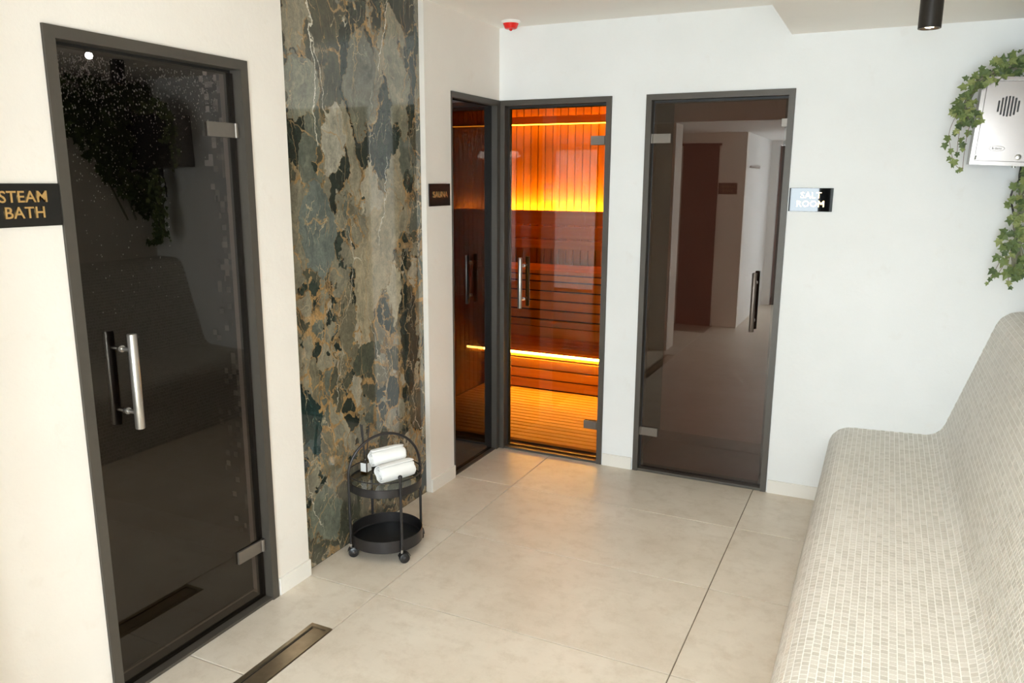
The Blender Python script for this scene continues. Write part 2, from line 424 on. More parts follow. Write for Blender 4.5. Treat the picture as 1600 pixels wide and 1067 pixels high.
def lathe_bm(prof, seg=40, bm=None):
    """prof: list of (r, z) round the local z axis; r = 0 closes the end."""
    bm = bm or bmesh.new(); rings = []
    for r, z in prof:
        if r < 1e-6: rings.append([bm.verts.new((0, 0, z))])
        else: rings.append([bm.verts.new((r * math.cos(2 * math.pi * k / seg), r * math.sin(2 * math.pi * k / seg), z)) for k in range(seg)])
    for a, b in zip(rings, rings[1:]):
        for k in range(seg):
            k2 = (k + 1) % seg
            if len(a) == 1 and len(b) == 1: continue
            if len(a) == 1: bm.faces.new((a[0], b[k], b[k2]))
            elif len(b) == 1: bm.faces.new((a[k], a[k2], b[0]))
            else: bm.faces.new((a[k], a[k2], b[k2], b[k]))
    return bm

def panel_grid(name, axis, us, vs_, depth, back, mat, parent=None):
    """A slab with openings and recesses. axis 'x': faces +x, u = y, v = z.  axis 'y': faces -y, u = x, v = z.
    axis 'z-': faces down, u = x, v = y.  depth(i, j) gives the front coordinate of a cell or None for an opening."""
    bm = bmesh.new(); cache = {}
    def V(u, v, d):
        k = (round(u, 5), round(v, 5), round(d, 5))
        if k not in cache:
            co = {'x': (d, u, v), 'y': (u, d, v), 'z': (u, v, d)}[axis]
            cache[k] = bm.verts.new(co)
        return cache[k]
    nu, nv = len(us) - 1, len(vs_) - 1
    D = [[depth(i, j) for j in range(nv)] for i in range(nu)]
    def face(*vv):
        try: bm.faces.new(vv)
        except ValueError: pass
    for i in range(nu):
        for j in range(nv):
            if D[i][j] is None: continue
            u0, u1, v0, v1 = us[i], us[i + 1], vs_[j], vs_[j + 1]
            for d in (D[i][j], back): face(V(u0, v0, d), V(u1, v0, d), V(u1, v1, d), V(u0, v1, d))
            for (di, dj, a, b) in ((-1, 0, (u0, v0), (u0, v1)), (1, 0, (u1, v0), (u1, v1)), (0, -1, (u0, v0), (u1, v0)), (0, 1, (u0, v1), (u1, v1))):
                ii, jj = i + di, j + dj
                nb = D[ii][jj] if 0 <= ii < nu and 0 <= jj < nv else None
                if nb is None: face(V(*a, D[i][j]), V(*b, D[i][j]), V(*b, back), V(*a, back))
                elif abs(nb - D[i][j]) > 1e-6 and (di, dj) in ((1, 0), (0, 1)): face(V(*a, D[i][j]), V(*b, D[i][j]), V(*b, nb), V(*a, nb))
    return link(name, bm_mesh(name, bm), mat, parent)

def text_mesh(body, size, extrude, bold=0.0, align='CENTER', spacing=1.0, line=1.0):
    cu = bpy.data.curves.new('lettering', 'FONT')
    cu.body = body; cu.size = size; cu.extrude = extrude; cu.offset = bold; cu.align_x = align; cu.align_y = 'CENTER'
    cu.space_character = spacing; cu.space_line = line; cu.resolution_u = 3
    o = bpy.data.objects.new('lettering_source', cu); COL.objects.link(o)
    dg = bpy.context.evaluated_depsgraph_get()
    me = bpy.data.meshes.new_from_object(o.evaluated_get(dg))
    bpy.data.objects.remove(o); bpy.data.curves.remove(cu)
    return me

# ------------------------------------------------------------------ the setting
HB, HS = 2.095, 2.050            # head height of the back doors and of the steam door
ZC, ZS, ZL = 2.487, 2.345, 2.18  # ceiling, dropped ceiling, lobby ceiling
XR = 2.84                        # right wall
YP = -3.13                       # end of the room, lobby beyond
SY0, SY1 = -2.737, -1.993        # steam door opening
MY0, MY1 = -1.800, -0.812        # marble recess
PY0 = -0.5618                    # fixed glass panel
BX1, BX2, BX3 = 0.6805, 0.870, 1.619

def wl_depth(i, j):
    if i == 1 and j == 0: return None
    if i == 3: return -0.046
    if i == 5 and j in (0, 1): return None
    return 0.0
w = panel_grid('wall_left', 'x', [-3.46, SY0, SY1, MY0, MY1, PY0, 0.0], [0.0, HS, HB, 2.60], wl_depth, -0.13, M_WALL)
tag(w, 'cream plastered wall carrying the steam door and marble slab', 'wall', kind='structure')

def wb_depth(i, j):
    if j == 0 and i in (1, 3): return None
    return 0.0
w = panel_grid('wall_back', 'y', [-0.03, 0.0, BX1, BX2, BX3, XR + 0.12], [0.0, HB, 2.60], wb_depth, 0.13, M_BACK)
tag(w, 'bright white plastered wall with the sauna and salt room doors', 'wall', kind='structure')

def wr_depth(i, j): return None if (i == 1 and j == 1) else XR
w = panel_grid('wall_right', 'x', [-6.9, -6.55, -5.72, 0.0], [0.0, 0.1, 2.1, 2.6], wr_depth, XR + 0.12, M_WALL)
tag(w, 'plastered wall behind the mosaic bench backrest', 'wall', kind='structure')
w = box('ceiling', (-0.13, YP, ZC), (1.58, 0.0, ZC + 0.12), M_CEIL)
tag(w, 'cream painted ceiling above the three doors', 'ceiling', kind='structure')
w = box('ceiling_dropped', (1.58, YP, ZS), (XR, 0.0, ZC + 0.12), M_CEIL)
tag(w, 'lower cream soffit above the mosaic bench', 'ceiling', kind='structure')

# lobby beyond the camera, seen only in the glass
w = box('ceiling_lobby', (-0.9, -6.9, ZL), (XR, YP, ZC + 0.12), M_BACK)
tag(w, 'low white lobby ceiling mirrored in the salt room door', 'ceiling', kind='structure')
w = box('wall_stub', (0.0, -3.50, 0), (0.215, -3.235, ZL), M_WALL)
tag(w, 'short plastered wall end mirrored in the salt room door', 'wall', kind='structure')
w = box('wall_lobby_side', (-0.9, -4.9, 0), (0.62, -4.8, ZL), M_WALL)
tag(w, 'shaded lobby wall with dark door mirrored in glass', 'wall', kind='structure')
w = box('wall_lobby_left', (-1.0, -4.9, 0), (-0.9, -3.46, ZL), M_WALL)
tag(w, 'lobby wall hidden round the corner of the short wall end', 'wall', kind='structure')
w = box('wall_lobby_turn', (-0.9, -3.46, 0), (-0.13, -3.36, ZL), M_WALL)
tag(w, 'lobby wall backing on to the steam room', 'wall', kind='structure')
w = box('wall_corridor', (0.5, -6.75, 0), (0.62, -4.9, ZL), M_BACK)
tag(w, 'sunlit white corridor wall mirrored in the salt room door', 'wall', kind='structure')
def we_depth(i, j):
    if j == 0 and i in (1, 3, 5): return None
    return -6.87
w = panel_grid('wall_end', 'y', [0.5, 0.725, 0.865, 0.87, 1.28, 1.45, 2.73, XR], [0.0, 2.12, ZL], we_depth, -6.75, M_BACK)
tag(w, 'lobby end wall with tall windows behind the viewer', 'wall', kind='structure')

d = empty('door_4', (0.13, -4.79, 0), 'dark brown flush door mirrored in the salt room glass', 'door', kind='structure')
box('door_leaf', (-0.075, -4.80, 0.0), (0.325, -4.775, 2.04), M_DARKDOOR, d, 0.002)
box('door_frame', (-0.10, -4.80, 2.04), (0.35, -4.782, 2.065), M_DARKDOOR, d)
d = empty('door_5', (0.80, -6.80, 0), 'dark narrow door at the far end of corridor', 'door', kind='structure')
box('door_leaf', (0.73, -6.83, 0.0), (0.862, -6.79, 2.115), plain('far_door', (0.13, 0.11, 0.105), 0.5), d, 0.002)
for n_, (x0, x1, lab) in enumerate(((0.87, 1.28, 'narrow tall daylight window pane beside the far door'), (1.45, 2.73, 'wide tall daylight window behind the viewer'))):
    wd = empty('window_%d' % (n_ + 2), ((x0 + x1) / 2, -6.8, 0), lab, 'window', kind='structure')
    def fd(i, j): return -6.84 if (i in (0, 2) or j in (0, 2)) else None
    panel_grid('window_frame', 'y', [x0, x0 + 0.03, x1 - 0.03, x1], [0.0, 0.03, 2.09, 2.12], fd, -6.78, M_FRAMEDARK, wd)
    box('pane', (x0 + 0.03, -6.815, 0.03), (x1 - 0.03, -6.807, 2.09), M_GLASS_WIN, wd)
wd = empty('window_4', (XR + 0.06, -6.135, 0.1), 'added lobby window beyond the bench that brightens the corridor', 'window', kind='structure')  # unseen window added to brighten the mirrored corridor wall
def fd4(i, j): return XR + 0.03 if (i in (0, 2, 4) or j in (0, 2)) else None
panel_grid('window_frame', 'x', [-6.55, -6.51, -6.155, -6.115, -5.76, -5.72], [0.1, 0.14, 2.06, 2.1], fd4, XR + 0.09, M_FRAMEDARK, wd)
for ya, yb in ((-6.51, -6.155), (-6.115, -5.76)):
    box('pane', (XR + 0.056, ya, 0.14), (XR + 0.064, yb, 2.06), M_GLASS_WIN, wd)
t_ = box('trim_post', (1.283, -6.75, 0.0), (1.395, -6.70, 2.12), M_BLACK); tag(t_, 'black post between the windows mirrored in the salt sign', 'post', kind='structure')
# robe hooks on the corridor wall
hk = empty('hook_rail', (0.62, -5.3, 1.8), 'small metal hook rail on the corridor wall, mirrored in glass', 'hook rail')
box('rail_bar', (0.62, -5.5, 1.80), (0.635, -5.05, 1.825), M_STEEL, hk, 0.003)
for k in range(4):
    y = -5.46 + k * 0.12
    bm = tube_bm([(0.635, y, 1.81), (0.665, y, 1.80), (0.675, y, 1.82), (0.672, y, 1.835)], 0.005, 8)
    link('hook', bm_mesh('hook', bm), M_STEEL, hk)

# ---- floor
fl = box('floor', (-2.2, -6.9, -0.12), (XR + 0.1, 2.5, -0.006), M_GROUT)
tag(fl, 'beige stone tiled floor with thin dark joints', 'floor', kind='structure')
def tile(poly):
    cx = sum(p[0] for p in poly) / len(poly); cy_ = sum(p[1] for p in poly) / len(poly)
    bm = bmesh.new()
    vs2 = [bm.verts.new((x - cx, y - cy_, 0)) for x, y in poly]
    f = bm.faces.new(vs2)
    if f.normal.z < 0: f.normal_flip()
    r = bmesh.ops.extrude_face_region(bm, geom=[f])
    for v in r['geom']:
        if isinstance(v, bmesh.types.BMVert): v.co.z -= 0.006
    top = [e for e in bm.edges if all(abs(v.co.z) < 1e-6 for v in e.verts)]
    bmesh.ops.bevel(bm, geom=top, offset=0.0012, segments=1, affect='EDGES')
    link('floor_tile', bm_mesh('floor_tile', bm), M_FLOOR, fl, (cx, cy_, 0.0))
GAP = 0.0021
XS = [-0.853, 0.349, 1.5525, XR]
YS = [0.03, -0.537, -1.172, -1.807, -2.440, -3.072, -3.704, -4.336, -4.968, -5.6, -6.232, -6.86]
DRX0, DRX1, DRY0, DRY1 = 0.252, 0.3475, -2.0875, -3.072
for i in range(3):
    for j in range(len(YS) - 1):
        x0, x1, y1, y0 = XS[i] + GAP, XS[i + 1] - GAP, YS[j] - GAP, YS[j + 1] + GAP
        if i == 0 and j < 6: x0 = -0.125 if (YS[j] <= SY1 + 0.3 and YS[j] > -3.0) else -0.027
        if i == 0 and y0 > -3.46 and j in (3, 4):
            if j == 3: tile([(x0, y0), (DRX0, y0), (DRX0, DRY0), (x1, DRY0), (x1, y1), (x0, y1)])
            else: tile([(x0, y0), (DRX0, y0), (DRX0, y1), (x0, y1)])
            continue
        if j == len(YS) - 2 or i > 0 or True:
            if y0 < -4.9 and x1 < 0.5: continue
            tile([(x0, y0), (x1, y0), (x1, y1), (x0, y1)])

# linear drain
dr = empty('floor_drain', ((DRX0 + DRX1) / 2, (DRY0 + DRY1) / 2, 0), 'long narrow brushed steel drain channel in front of steam door', 'drain')
def dd(i, j): return 0.0012 if (i in (0, 2) or j in (0, 2)) else None
panel_grid('drain_frame', 'z', [DRX0 + 0.001, DRX0 + 0.016, DRX1 - 0.016, DRX1 - 0.001], [DRY1 + 0.001, DRY1 + 0.018, DRY0 - 0.018, DRY0 - 0.001], dd, -0.0055, M_DRAIN, dr)
box('drain_cover', (DRX0 + 0.024, DRY1 + 0.02, -0.0055), (DRX1 - 0.017, DRY0 - 0.02, -0.0025), M_DRAIN, dr, 0.001)
box('drain_slot', (DRX0 + 0.0165, DRY1 + 0.02, -0.0058), (DRX0 + 0.0235, DRY0 - 0.02, -0.0054), M_FRAMEDARK, dr)

# ---- baseboards
BBH = 0.072
for nm, lo, hi, lab in (
        ('baseboard_left', (0, SY1 + 0.006, 0.0), (0.011, MY0 + 0.0, BBH), 'short cream tile baseboard between steam door and marble'),
        ('baseboard_corner', (0, MY1, 0.0), (0.011, PY0 - 0.002, BBH), 'short cream tile baseboard under the sauna sign'),
        ('baseboard_back', (BX1 + 0.006, -0.011, 0.0), (BX2 - 0.006, 0.0, BBH), 'white tile baseboard between sauna and salt doors'),
        ('baseboard_bench', (BX3 + 0.006, -0.011, 0.0), (1.90, 0.0, BBH), 'white tile baseboard running from salt door to bench')):
    b = box(nm, lo, hi, M_TILEBASE, None, 0.0015); tag(b, lab, 'baseboard', kind='structure')

# ---- marble slab
ms = box('marble_slab', (-0.046, MY0 + 0.002, 0.0), (-0.028, MY1 - 0.002, 2.55), M_MARBLE)
# keep the slab's texture in world axes
me = ms.data; off = ms.location.copy()
for v in me.vertices: v.co += off
ms.location = (0, 0, 0)
tag(ms, 'tall polished green and gold breccia marble slab', 'marble panel')

# ------------------------------------------------------------------ glass doors
def frame_x(d, y0, y1, H, fw, x0, x1):
    def fd(i, j):
        return x1 if (i in (0, 2) or j == 1) else None
    panel_grid('door_frame', 'x', [y0, y0 + fw, y1 - fw, y1], [0.0, H - fw, H], fd, x0, M_FRAME, d)
def frame_y(d, xa, xb, H, fw, y0, y1):
    def fd(i, j):
        return y0 if (i in (0, 2) or j == 1) else None
    panel_grid('door_frame', 'y', [xa, xa + fw, xb - fw, xb], [0.0, H - fw, H], fd, y1, M_FRAME, d)

def handle(d, c, zc, L, out, mat_o, mat_i, both, r=0.0135):
    """out: unit vector pointing to the viewer's side of the glass; c: point on the glass."""
    c = Vector(c); out = Vector(out)
    for s, m in ((1, mat_o), (-1, mat_i)):
        p = c + out * 0.055 * s
        bm = tube_bm([(0, 0, -L / 2), (0, 0, -L / 2 + 0.002), (0, 0, L / 2 - 0.002), (0, 0, L / 2)], [r * 0.92, r, r, r * 0.92], 18)
        h = link('handle', bm_mesh('handle', bm), m, d, (p.x, p.y, zc), 'auto')
        for dz in (-0.10, 0.10):
            a = out * (-0.052 * s); b_ = out * (-0.006 * s)
            bm = tube_bm([a, a * 0.9, a * 0.88, b_], [0.011, 0.011, 0.0065, 0.0065], 12)
            link('standoff', bm_mesh('standoff', bm), m, h, (p.x, p.y, zc + dz), 'auto')

def hinge(d, a, b, z, out, along, kn):
    """clamp plate from a to b (points on the glass, z centre), knuckle at kn."""
    out = Vector(out); h2 = 0.0245
    A, B = Vector(a), Vector(b)
    lo = Vector([min(A[i], B[i]) for i in range(2)] + [z - h2]); hi = Vector([max(A[i], B[i]) for i in range(2)] + [z + h2])
    for s, m in ((1, M_HINGE), (-1, M_INNERHANDLE)):
        l2, h3 = lo.copy(), hi.copy()
        ax = 0 if abs(out.x) > 0.5 else 1
        e = sorted((out[ax] * s * 0.0045, out[ax] * s * 0.013))
        l2[ax] += e[0]; h3[ax] += e[1]
        pl = box('hinge', l2, h3, m, d, 0.0012)
        if s == 1:
            k = Vector(kn) + out * 0.010
            bm = tube_bm([(0, 0, -h2), (0, 0, h2)], 0.0085, 14)
            link('knuckle', bm_mesh('knuckle', bm), M_HINGE, pl, (k.x, k.y, z), 'auto')
            for dz in (-h2 + 0.006, h2 - 0.006):
                q0 = k + Vector(along) * 0.0; q1 = k + Vector(along) * 0.022
                l4 = Vector([min(q0[i], q1[i]) - 0.0055 for i in range(2)] + [z + dz - 0.006]); h4 = Vector([max(q0[i], q1[i]) + 0.0055 for i in range(2)] + [z + dz + 0.006])
                box('hinge_arm', l4, h4, M_HINGE, pl, 0.001)

def seal(d, axis, u0, u1, H, front, back, wdt=0.012):
    def fd(i, j): return front if (i in (0, 2) or j in (0, 2)) else None
    panel_grid('seal', axis, [u0, u0 + wdt, u1 - wdt, u1], [0.006, 0.02, H - wdt, H], fd, back, M_FRAMEDARK, d)

# steam door
FW = 0.033
d1 = empty('door_1', (0, (SY0 + SY1) / 2, 0), 'tall dark steam bath glass door with misted top edge', 'door', kind='structure')
frame_x(d1, SY0 + 0.001, SY1 - 0.001, HS - 0.001, FW, -0.075, 0.008)
GX = -0.032
seal(d1, 'x', SY0 + FW, SY1 - FW, HS - FW, GX - 0.012, GX - 0.02, 0.016)
gp = box('glass_pane', (GX - 0.004, SY0 + FW + 0.004, 0.014), (GX + 0.004, SY1 - FW - 0.006, HS - FW - 0.012), M_GLASS_STEAM, d1)
box('threshold', (-0.10, SY0 + FW, 0.0005), (0.004, SY1 - FW, 0.012), M_FRAME, d1, 0.002)
handle(d1, (GX, -2.568, 0), 1.028, 0.302, (1, 0, 0), M_STEEL, M_INNERHANDLE, True, 0.0145)
for z in (1.812, 0.235):
    hinge(d1, (GX, -2.165, z), (GX, -2.045, z), z, (1, 0, 0), (0, 1, 0), (GX, -2.037, z))
# condensation on the inside of the pane: too many to count
rd = random.Random(5)
bm = bmesh.new()
for k in range(2300):
    u = rd.random(); y = SY0 + 0.05 + 0.62 * (u ** 1.3)
    zt = HS - 0.06
    fall = abs(rd.gauss(0, 0.10 + 0.16 * math.exp(-((y + 2.55) / 0.16) ** 2)))
    if rd.random() < 0.14: fall = rd.random() * 0.75; y = -2.62 + rd.random() * 0.30
    z = zt - fall
    if k % 3 == 0: y = rd.gauss(-2.585, 0.055); z = rd.gauss(1.965, 0.05)
    if z > zt or y < SY0 + 0.045: continue
    if z < 1.2 or y > -2.10: continue
    r = rd.uniform(0.0007, 0.0022) * (1.25 if fall < 0.16 else 0.9)
    m = Matrix.Translation((GX - 0.0045, y, z)) @ Matrix.Diagonal((0.5, 1, rd.uniform(1, 1.9), 1))
    bmesh.ops.create_icosphere(bm, subdivisions=1, radius=r, matrix=m)
dp = link('water_droplets', bm_mesh('water_droplets', bm), M_DROP, d1, smooth=True); dp['kind'] = 'stuff'

# steam room behind it
def inside_box(name, lo, hi, mat, skip, lab):
    bm = box_bm(lo, hi)
    bmesh.ops.reverse_faces(bm, faces=bm.faces)
    kill = [f for f in bm.faces if any((f.normal * -1).dot(Vector(s)) > 0.9 for s in skip)]
    bmesh.ops.delete(bm, geom=kill, context='FACES')
    me = bpy.data.meshes.new(name); bm.to_mesh(me); bm.free()
    return tag(link(name, me, mat), lab, 'wall', kind='structure')
def shell(name, lo, hi, t, mat, openside, lab, extra=None):
    """a room shell made of slabs: floor, ceiling and three walls, the side `openside` left open"""
    root = empty(name, ((lo[0] + hi[0]) / 2, (lo[1] + hi[1]) / 2, lo[2]), lab, 'wall', kind='structure')
    sides = {'-x': ((lo[0] - t, lo[1], lo[2]), (lo[0], hi[1], hi[2])), '+x': ((hi[0], lo[1], lo[2]), (hi[0] + t, hi[1], hi[2])),
             '-y': ((lo[0], lo[1] - t, lo[2]), (hi[0], lo[1], hi[2])), '+y': ((lo[0], hi[1], lo[2]), (hi[0], hi[1] + t, hi[2])),
             '+z': ((lo[0], lo[1], hi[2]), (hi[0], hi[1], hi[2] + t)), '-z': ((lo[0], lo[1], lo[2] - 0.004), (hi[0], hi[1], lo[2]))}
    nm = {'-x': 'side_wall', '+x': 'side_wall', '-y': 'front_wall', '+y': 'rear_wall', '+z': 'ceiling_slab', '-z': 'floor_slab'}
    for k, (a, b) in sides.items():
        if k in openside: continue
        box(nm[k], a, b, (extra or {}).get(k, mat), root)
    return root
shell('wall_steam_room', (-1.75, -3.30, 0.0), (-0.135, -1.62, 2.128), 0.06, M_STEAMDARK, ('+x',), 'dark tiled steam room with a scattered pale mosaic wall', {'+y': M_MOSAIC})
sl = empty('ceiling_lamp', (-0.75, -2.035, 2.128), 'small white lamp glowing inside the steam room', 'lamp')
bm = lathe_bm([(0, 0.0), (0.022, 0.0), (0.022, -0.006), (0.010, -0.009), (0, -0.009)], 28)
link('lamp_base', bm_mesh('lamp_base', bm), M_FRAMEDARK, sl, (-0.75, -2.035, 2.128), 'auto')
bm = bmesh.new(); bmesh.ops.create_uvsphere(bm, u_segments=20, v_segments=12, radius=0.0125)
link('bulb', bm_mesh('bulb', bm), M_STEAMLAMP, sl, (-0.75, -2.035, 2.107), True)

# fixed black glass panel beside the sauna
wp = empty('window_1', (0, PY0 / 2, 0), 'tall black fixed glass panel left of the sauna door', 'glass panel', kind='structure')
def pfd(i, j): return 0.007 if (i in (0, 2) or j == 1) else None
panel_grid('window_frame', 'x', [PY0 + 0.001, PY0 + 0.006, -0.042, -0.001], [0.0, HB - 0.032, HB - 0.001], pfd, -0.075, M_FRAME, wp)
box('pane', (-0.036, PY0 + 0.006, 0.006), (-0.028, -0.042, HB - 0.032), M_BLACKGLASS, wp)
box('sill_strip', (-0.07, PY0 + 0.006, 0.0), (-0.002, -0.042, 0.006), M_FRAME, wp)

# sauna door
FB = 0.030
d2 = empty('door_2', (BX1 / 2, 0, 0), 'amber lit bronze glass sauna door in a grey frame', 'door', kind='structure')
frame_y(d2, 0.0085, BX1 - 0.001, HB - 0.001, FB, -0.008, 0.08)
GY = 0.032
seal(d2, 'y', 0.0085 + FB, BX1 - FB, HB - FB, GY + 0.012, GY + 0.02, 0.018)
box('glass_pane', (0.0085 + FB + 0.014, GY - 0.004, 0.018), (BX1 - FB - 0.004, GY + 0.004, HB - FB - 0.014), M_GLASS_SAUNA, d2)
box('threshold', (0.0085 + FB, -0.002, 0.0005), (BX1 - FB, 0.10, 0.014), M_FRAME, d2, 0.002)
handle(d2, (0.150, GY, 0), 1.05, 0.300, (0, -1, 0), M_STEEL, M_INNERHANDLE, True, 0.0125)
for z in (1.865, 0.226):
    hinge(d2, (0.556, GY, z), (0.638, GY, z), z, (0, -1, 0), (1, 0, 0), (0.643, GY, z))

# salt room door
d3 = empty('door_3', ((BX2 + BX3) / 2, 0, 0), 'reflective smoky salt room glass door in a grey frame', 'door', kind='structure')
frame_y(d3, BX2 + 0.001, BX3 - 0.001, HB - 0.001, FB, -0.008, 0.08)
seal(d3, 'y', BX2 + FB, BX3 - FB, HB - FB, GY + 0.012, GY + 0.02, 0.018)
box('glass_pane', (BX2 + FB + 0.010, GY - 0.004, 0.018), (BX3 - FB - 0.004, GY + 0.004, HB - FB - 0.014), M_GLASS_SALT, d3)
box('threshold', (BX2 + FB, -0.004, 0.0005), (BX3 - FB, 0.10, 0.016), M_FRAME, d3, 0.002)
box('latch_plate', (BX3 - FB - 0.030, GY - 0.013, 1.915), (BX3 - FB - 0.002, GY + 0.013, 1.955), M_HINGE, d3, 0.001)
handle(d3, (1.487, GY, 0), 1.03, 0.310, (0, -1, 0), plain('bronze_handle', (0.16, 0.13, 0.11), 0.35, 0.7), M_INNERHANDLE, True, 0.0125)
for z in (1.869, 0.236):
    hinge(d3, (0.905, GY, z), (1.002, GY, z), z, (0, -1, 0), (-1, 0, 0), (0.900, GY, z))
shell('wall_salt_room', (0.78, 0.14, 0.0), (1.95, 0.80, 2.3), 0.06, M_SALTWALL, ('-y',), 'dim brown salt room behind the smoky glass')

sl = empty('ceiling_lamp', (1.25, 0.50, 2.3), 'added dim amber fill lamp inside the salt room', 'lamp')  # unseen lamp added to give the salt room a faint brown glow
bm = lathe_bm([(0, 0.0), (0.07, 0.0), (0.07, -0.012), (0.055, -0.018), (0, -0.018)], 28)
link('lamp_base', bm_mesh('lamp_base', bm), M_FRAME, sl, (1.25, 0.50, 2.3), 'auto')
bm = lathe_bm([(0.05, -0.018), (0.045, -0.03), (0, -0.034)], 28)
link('diffuser', bm_mesh('diffuser', bm), emit('salt_fill_glow', (1.0, 0.68, 0.52), 2.2), sl, (1.25, 0.50, 2.3), True)

# ------------------------------------------------------------------ sauna
SX0, SX1, SYB = -1.75, 0.76, 2.42
sr = shell('wall_sauna_room', (SX0, 0.131, 0.0), (SX1, SYB + 0.03, 2.33), 0.06, M_WOODDARK, ('-y',), 'sauna room lined with vertical amber wooden planks')
shell('wall_sauna_annex', (SX0, -0.78, 0.0), (-0.131, 0.131, 2.33), 0.06, M_WOODDARK, ('+x', '+y'), 'dark sauna corner behind the black glass panel')
# rear wall planks, above and below the backrest
pw = 0.0715
bm = box_bm((-pw / 2 + 0.003, -0.009, 0), (pw / 2 - 0.003, 0.009, 2.30), 0.004, 1)
plank_me = bm_mesh('plank', bm); plank_me.materials.append(M_WOODZ)
k = 0; x = SX0 + pw / 2
while x < SX1 - pw / 2:
    link('plank', plank_me, None, sr, (x, SYB + 0.018, 0.02)); x += pw
bm = box_bm((-0.009, -pw / 2 + 0.003, 0), (0.009, pw / 2 - 0.003, 2.30), 0.004, 1)
plank_side = bm_mesh('plank', bm); plank_side.materials.append(M_WOODZ)
for xx in (SX0 + 0.012, SX1 - 0.012):
    y = 0.18
    while y < SYB - 0.03:
        link('plank', plank_side, None, sr, (xx, y, 0.02)); y += pw
bm = box_bm((SX0 + 0.02, -0.045, -0.008), (SX1 - 0.02, 0.045, 0.008), 0.003, 1)
ceil_me = bm_mesh('ceiling_board', bm); ceil_me.materials.append(M_WOODX)
y = 0.2
while y < SYB - 0.15:
    link('ceiling_board', ceil_me, None, sr, (0, y, 2.315)); y += 0.096
cv = empty('light_cove', (0, SYB - 0.06, 2.10), 'thin amber light line along the top of sauna planks', 'light strip')
box('cove_board', (SX0 + 0.03, SYB - 0.10, 2.135), (SX1 - 0.03, SYB - 0.075, 2.20), M_WOODX, cv, 0.003)
box('led_strip', (SX0 + 0.04, SYB - 0.074, 2.128), (SX1 - 0.04, SYB - 0.06, 2.138), M_LEDTOP, cv)
# upper bench
ub = empty('sauna_upper_bench', (0, 1.70, 0), 'upper slatted wooden sauna bench with glowing backrest boards', 'sauna bench')
ylist = [1.70, 1.825, 1.95, 2.075]
for y in ylist:
    box('seat_board', (SX0 + 0.03, y, 0.892), (SX1 - 0.03, y + 0.113, 0.922), M_WOODX, ub, 0.004)
zg = [0.922 - 0.034, 0.832, 0.752, 0.672, 0.592, 0.512, 0.446]
for za, zb in zip(zg[1:], zg):
    box('slat', (SX0 + 0.03, 1.715, za + 0.004), (SX1 - 0.03, 1.737, zb - 0.008), M_WOODX, ub, 0.003)
box('kick_panel', (SX0 + 0.03, 1.730, 0.357), (SX1 - 0.03, 1.745, 0.442), M_WOODX, ub, 0.002)
box('backing', (SX0 + 0.03, 1.75, 0.357), (SX1 - 0.03, 1.76, 0.89), M_WOODDARK, ub)
# backrest: three horizontal boards with the amber strip behind the top one
for z0, z1 in ((1.045, 1.125), (1.14, 1.245), (1.26, 1.385)):
    box('backrest_board', (SX0 + 0.05, SYB - 0.125, z0), (SX1 - 0.05, SYB - 0.10, z1), M_WOODX, ub, 0.005)
box('led_strip', (SX0 + 0.06, SYB - 0.075, 1.345), (SX1 - 0.06, SYB - 0.055, 1.36), M_LEDUP, ub)
box('strip_tray', (SX0 + 0.06, SYB - 0.08, 1.332), (SX1 - 0.06, SYB + 0.005, 1.344), M_WOODDARK, ub)
LBX = -0.93
# lower bench
lb = empty('sauna_lower_bench', (0, 1.257, 0), 'lower wooden sauna bench with a bright light strip on its edge', 'sauna bench')
for y in (1.250, 1.385, 1.508, 1.631):
    box('seat_board', (LBX, y, 0.330), (SX1 - 0.03, y + 0.112 if y > 1.3 and y < 1.6 else (1.374 if y < 1.3 else 1.728), 0.356), M_WOODX, lb, 0.004)
box('led_strip', (LBX + 0.01, 1.2625, 0.312), (SX1 - 0.05, 1.2705, 0.3285), M_LED, lb)
zg = [0.311, 0.279, 0.197, 0.117, 0.037]
for za, zb in zip(zg[1:], zg):
    box('slat', (LBX, 1.272, za + 0.004), (SX1 - 0.03, 1.295, zb - 0.005), M_WOODX, lb, 0.003)
box('backing', (LBX, 1.31, 0.022), (SX1 - 0.03, 1.32, 0.328), M_WOODDARK, lb)
# duckboard floor
db = empty('sauna_duckboard', (0, 0.7, 0), 'slatted wooden floor grid just inside the sauna door', 'floor grid')
y = 0.165
bm = box_bm((SX0 + 0.05, -0.0285, 0.012), (SX1 - 0.05, 0.0285, 0.03), 0.003, 1)
ds_me = bm_mesh('slat', bm); ds_me.materials.append(M_WOODX)
while y < 1.27:
    link('slat', ds_me, None, db, (0, y, 0)); y += 0.0645
for xx in (-1.5, -0.7, 0.1, 0.6):
    box('batten', (xx, 0.14, 0.001), (xx + 0.04, 1.27, 0.0118), M_WOODDARK, db)

# ------------------------------------------------------------------ signs
def sign(label, c, wdt, hgt, face, body, size):
    c = Vector(c)
    s = empty('door_sign', c, label, 'sign', 'black acrylic room signs with gold letters')
    if face == 'x':
        lo, hi = (c.x, c.y - wdt / 2, c.z - hgt / 2), (c.x + 0.006, c.y + wdt / 2, c.z + hgt / 2)
        rot = Matrix(((0, 0, 1), (1, 0, 0), (0, 1, 0))).to_euler(); tp = (c.x + 0.0078, c.y, c.z)
    else:
        lo, hi = (c.x - wdt / 2, c.y - 0.006, c.z - hgt / 2), (c.x + wdt / 2, c.y, c.z + hgt / 2)
        rot = Matrix(((1, 0, 0), (0, 0, -1), (0, 1, 0))).to_euler(); tp = (c.x, c.y - 0.0078, c.z)
    box('plate', lo, hi, M_BLACK, s, 0.0008)
    me = text_mesh(body, size, 0.0018, size * 0.012, spacing=1.06, line=0.98)
    link('lettering', me, M_GOLD, s, tp, rot=rot)
    return s
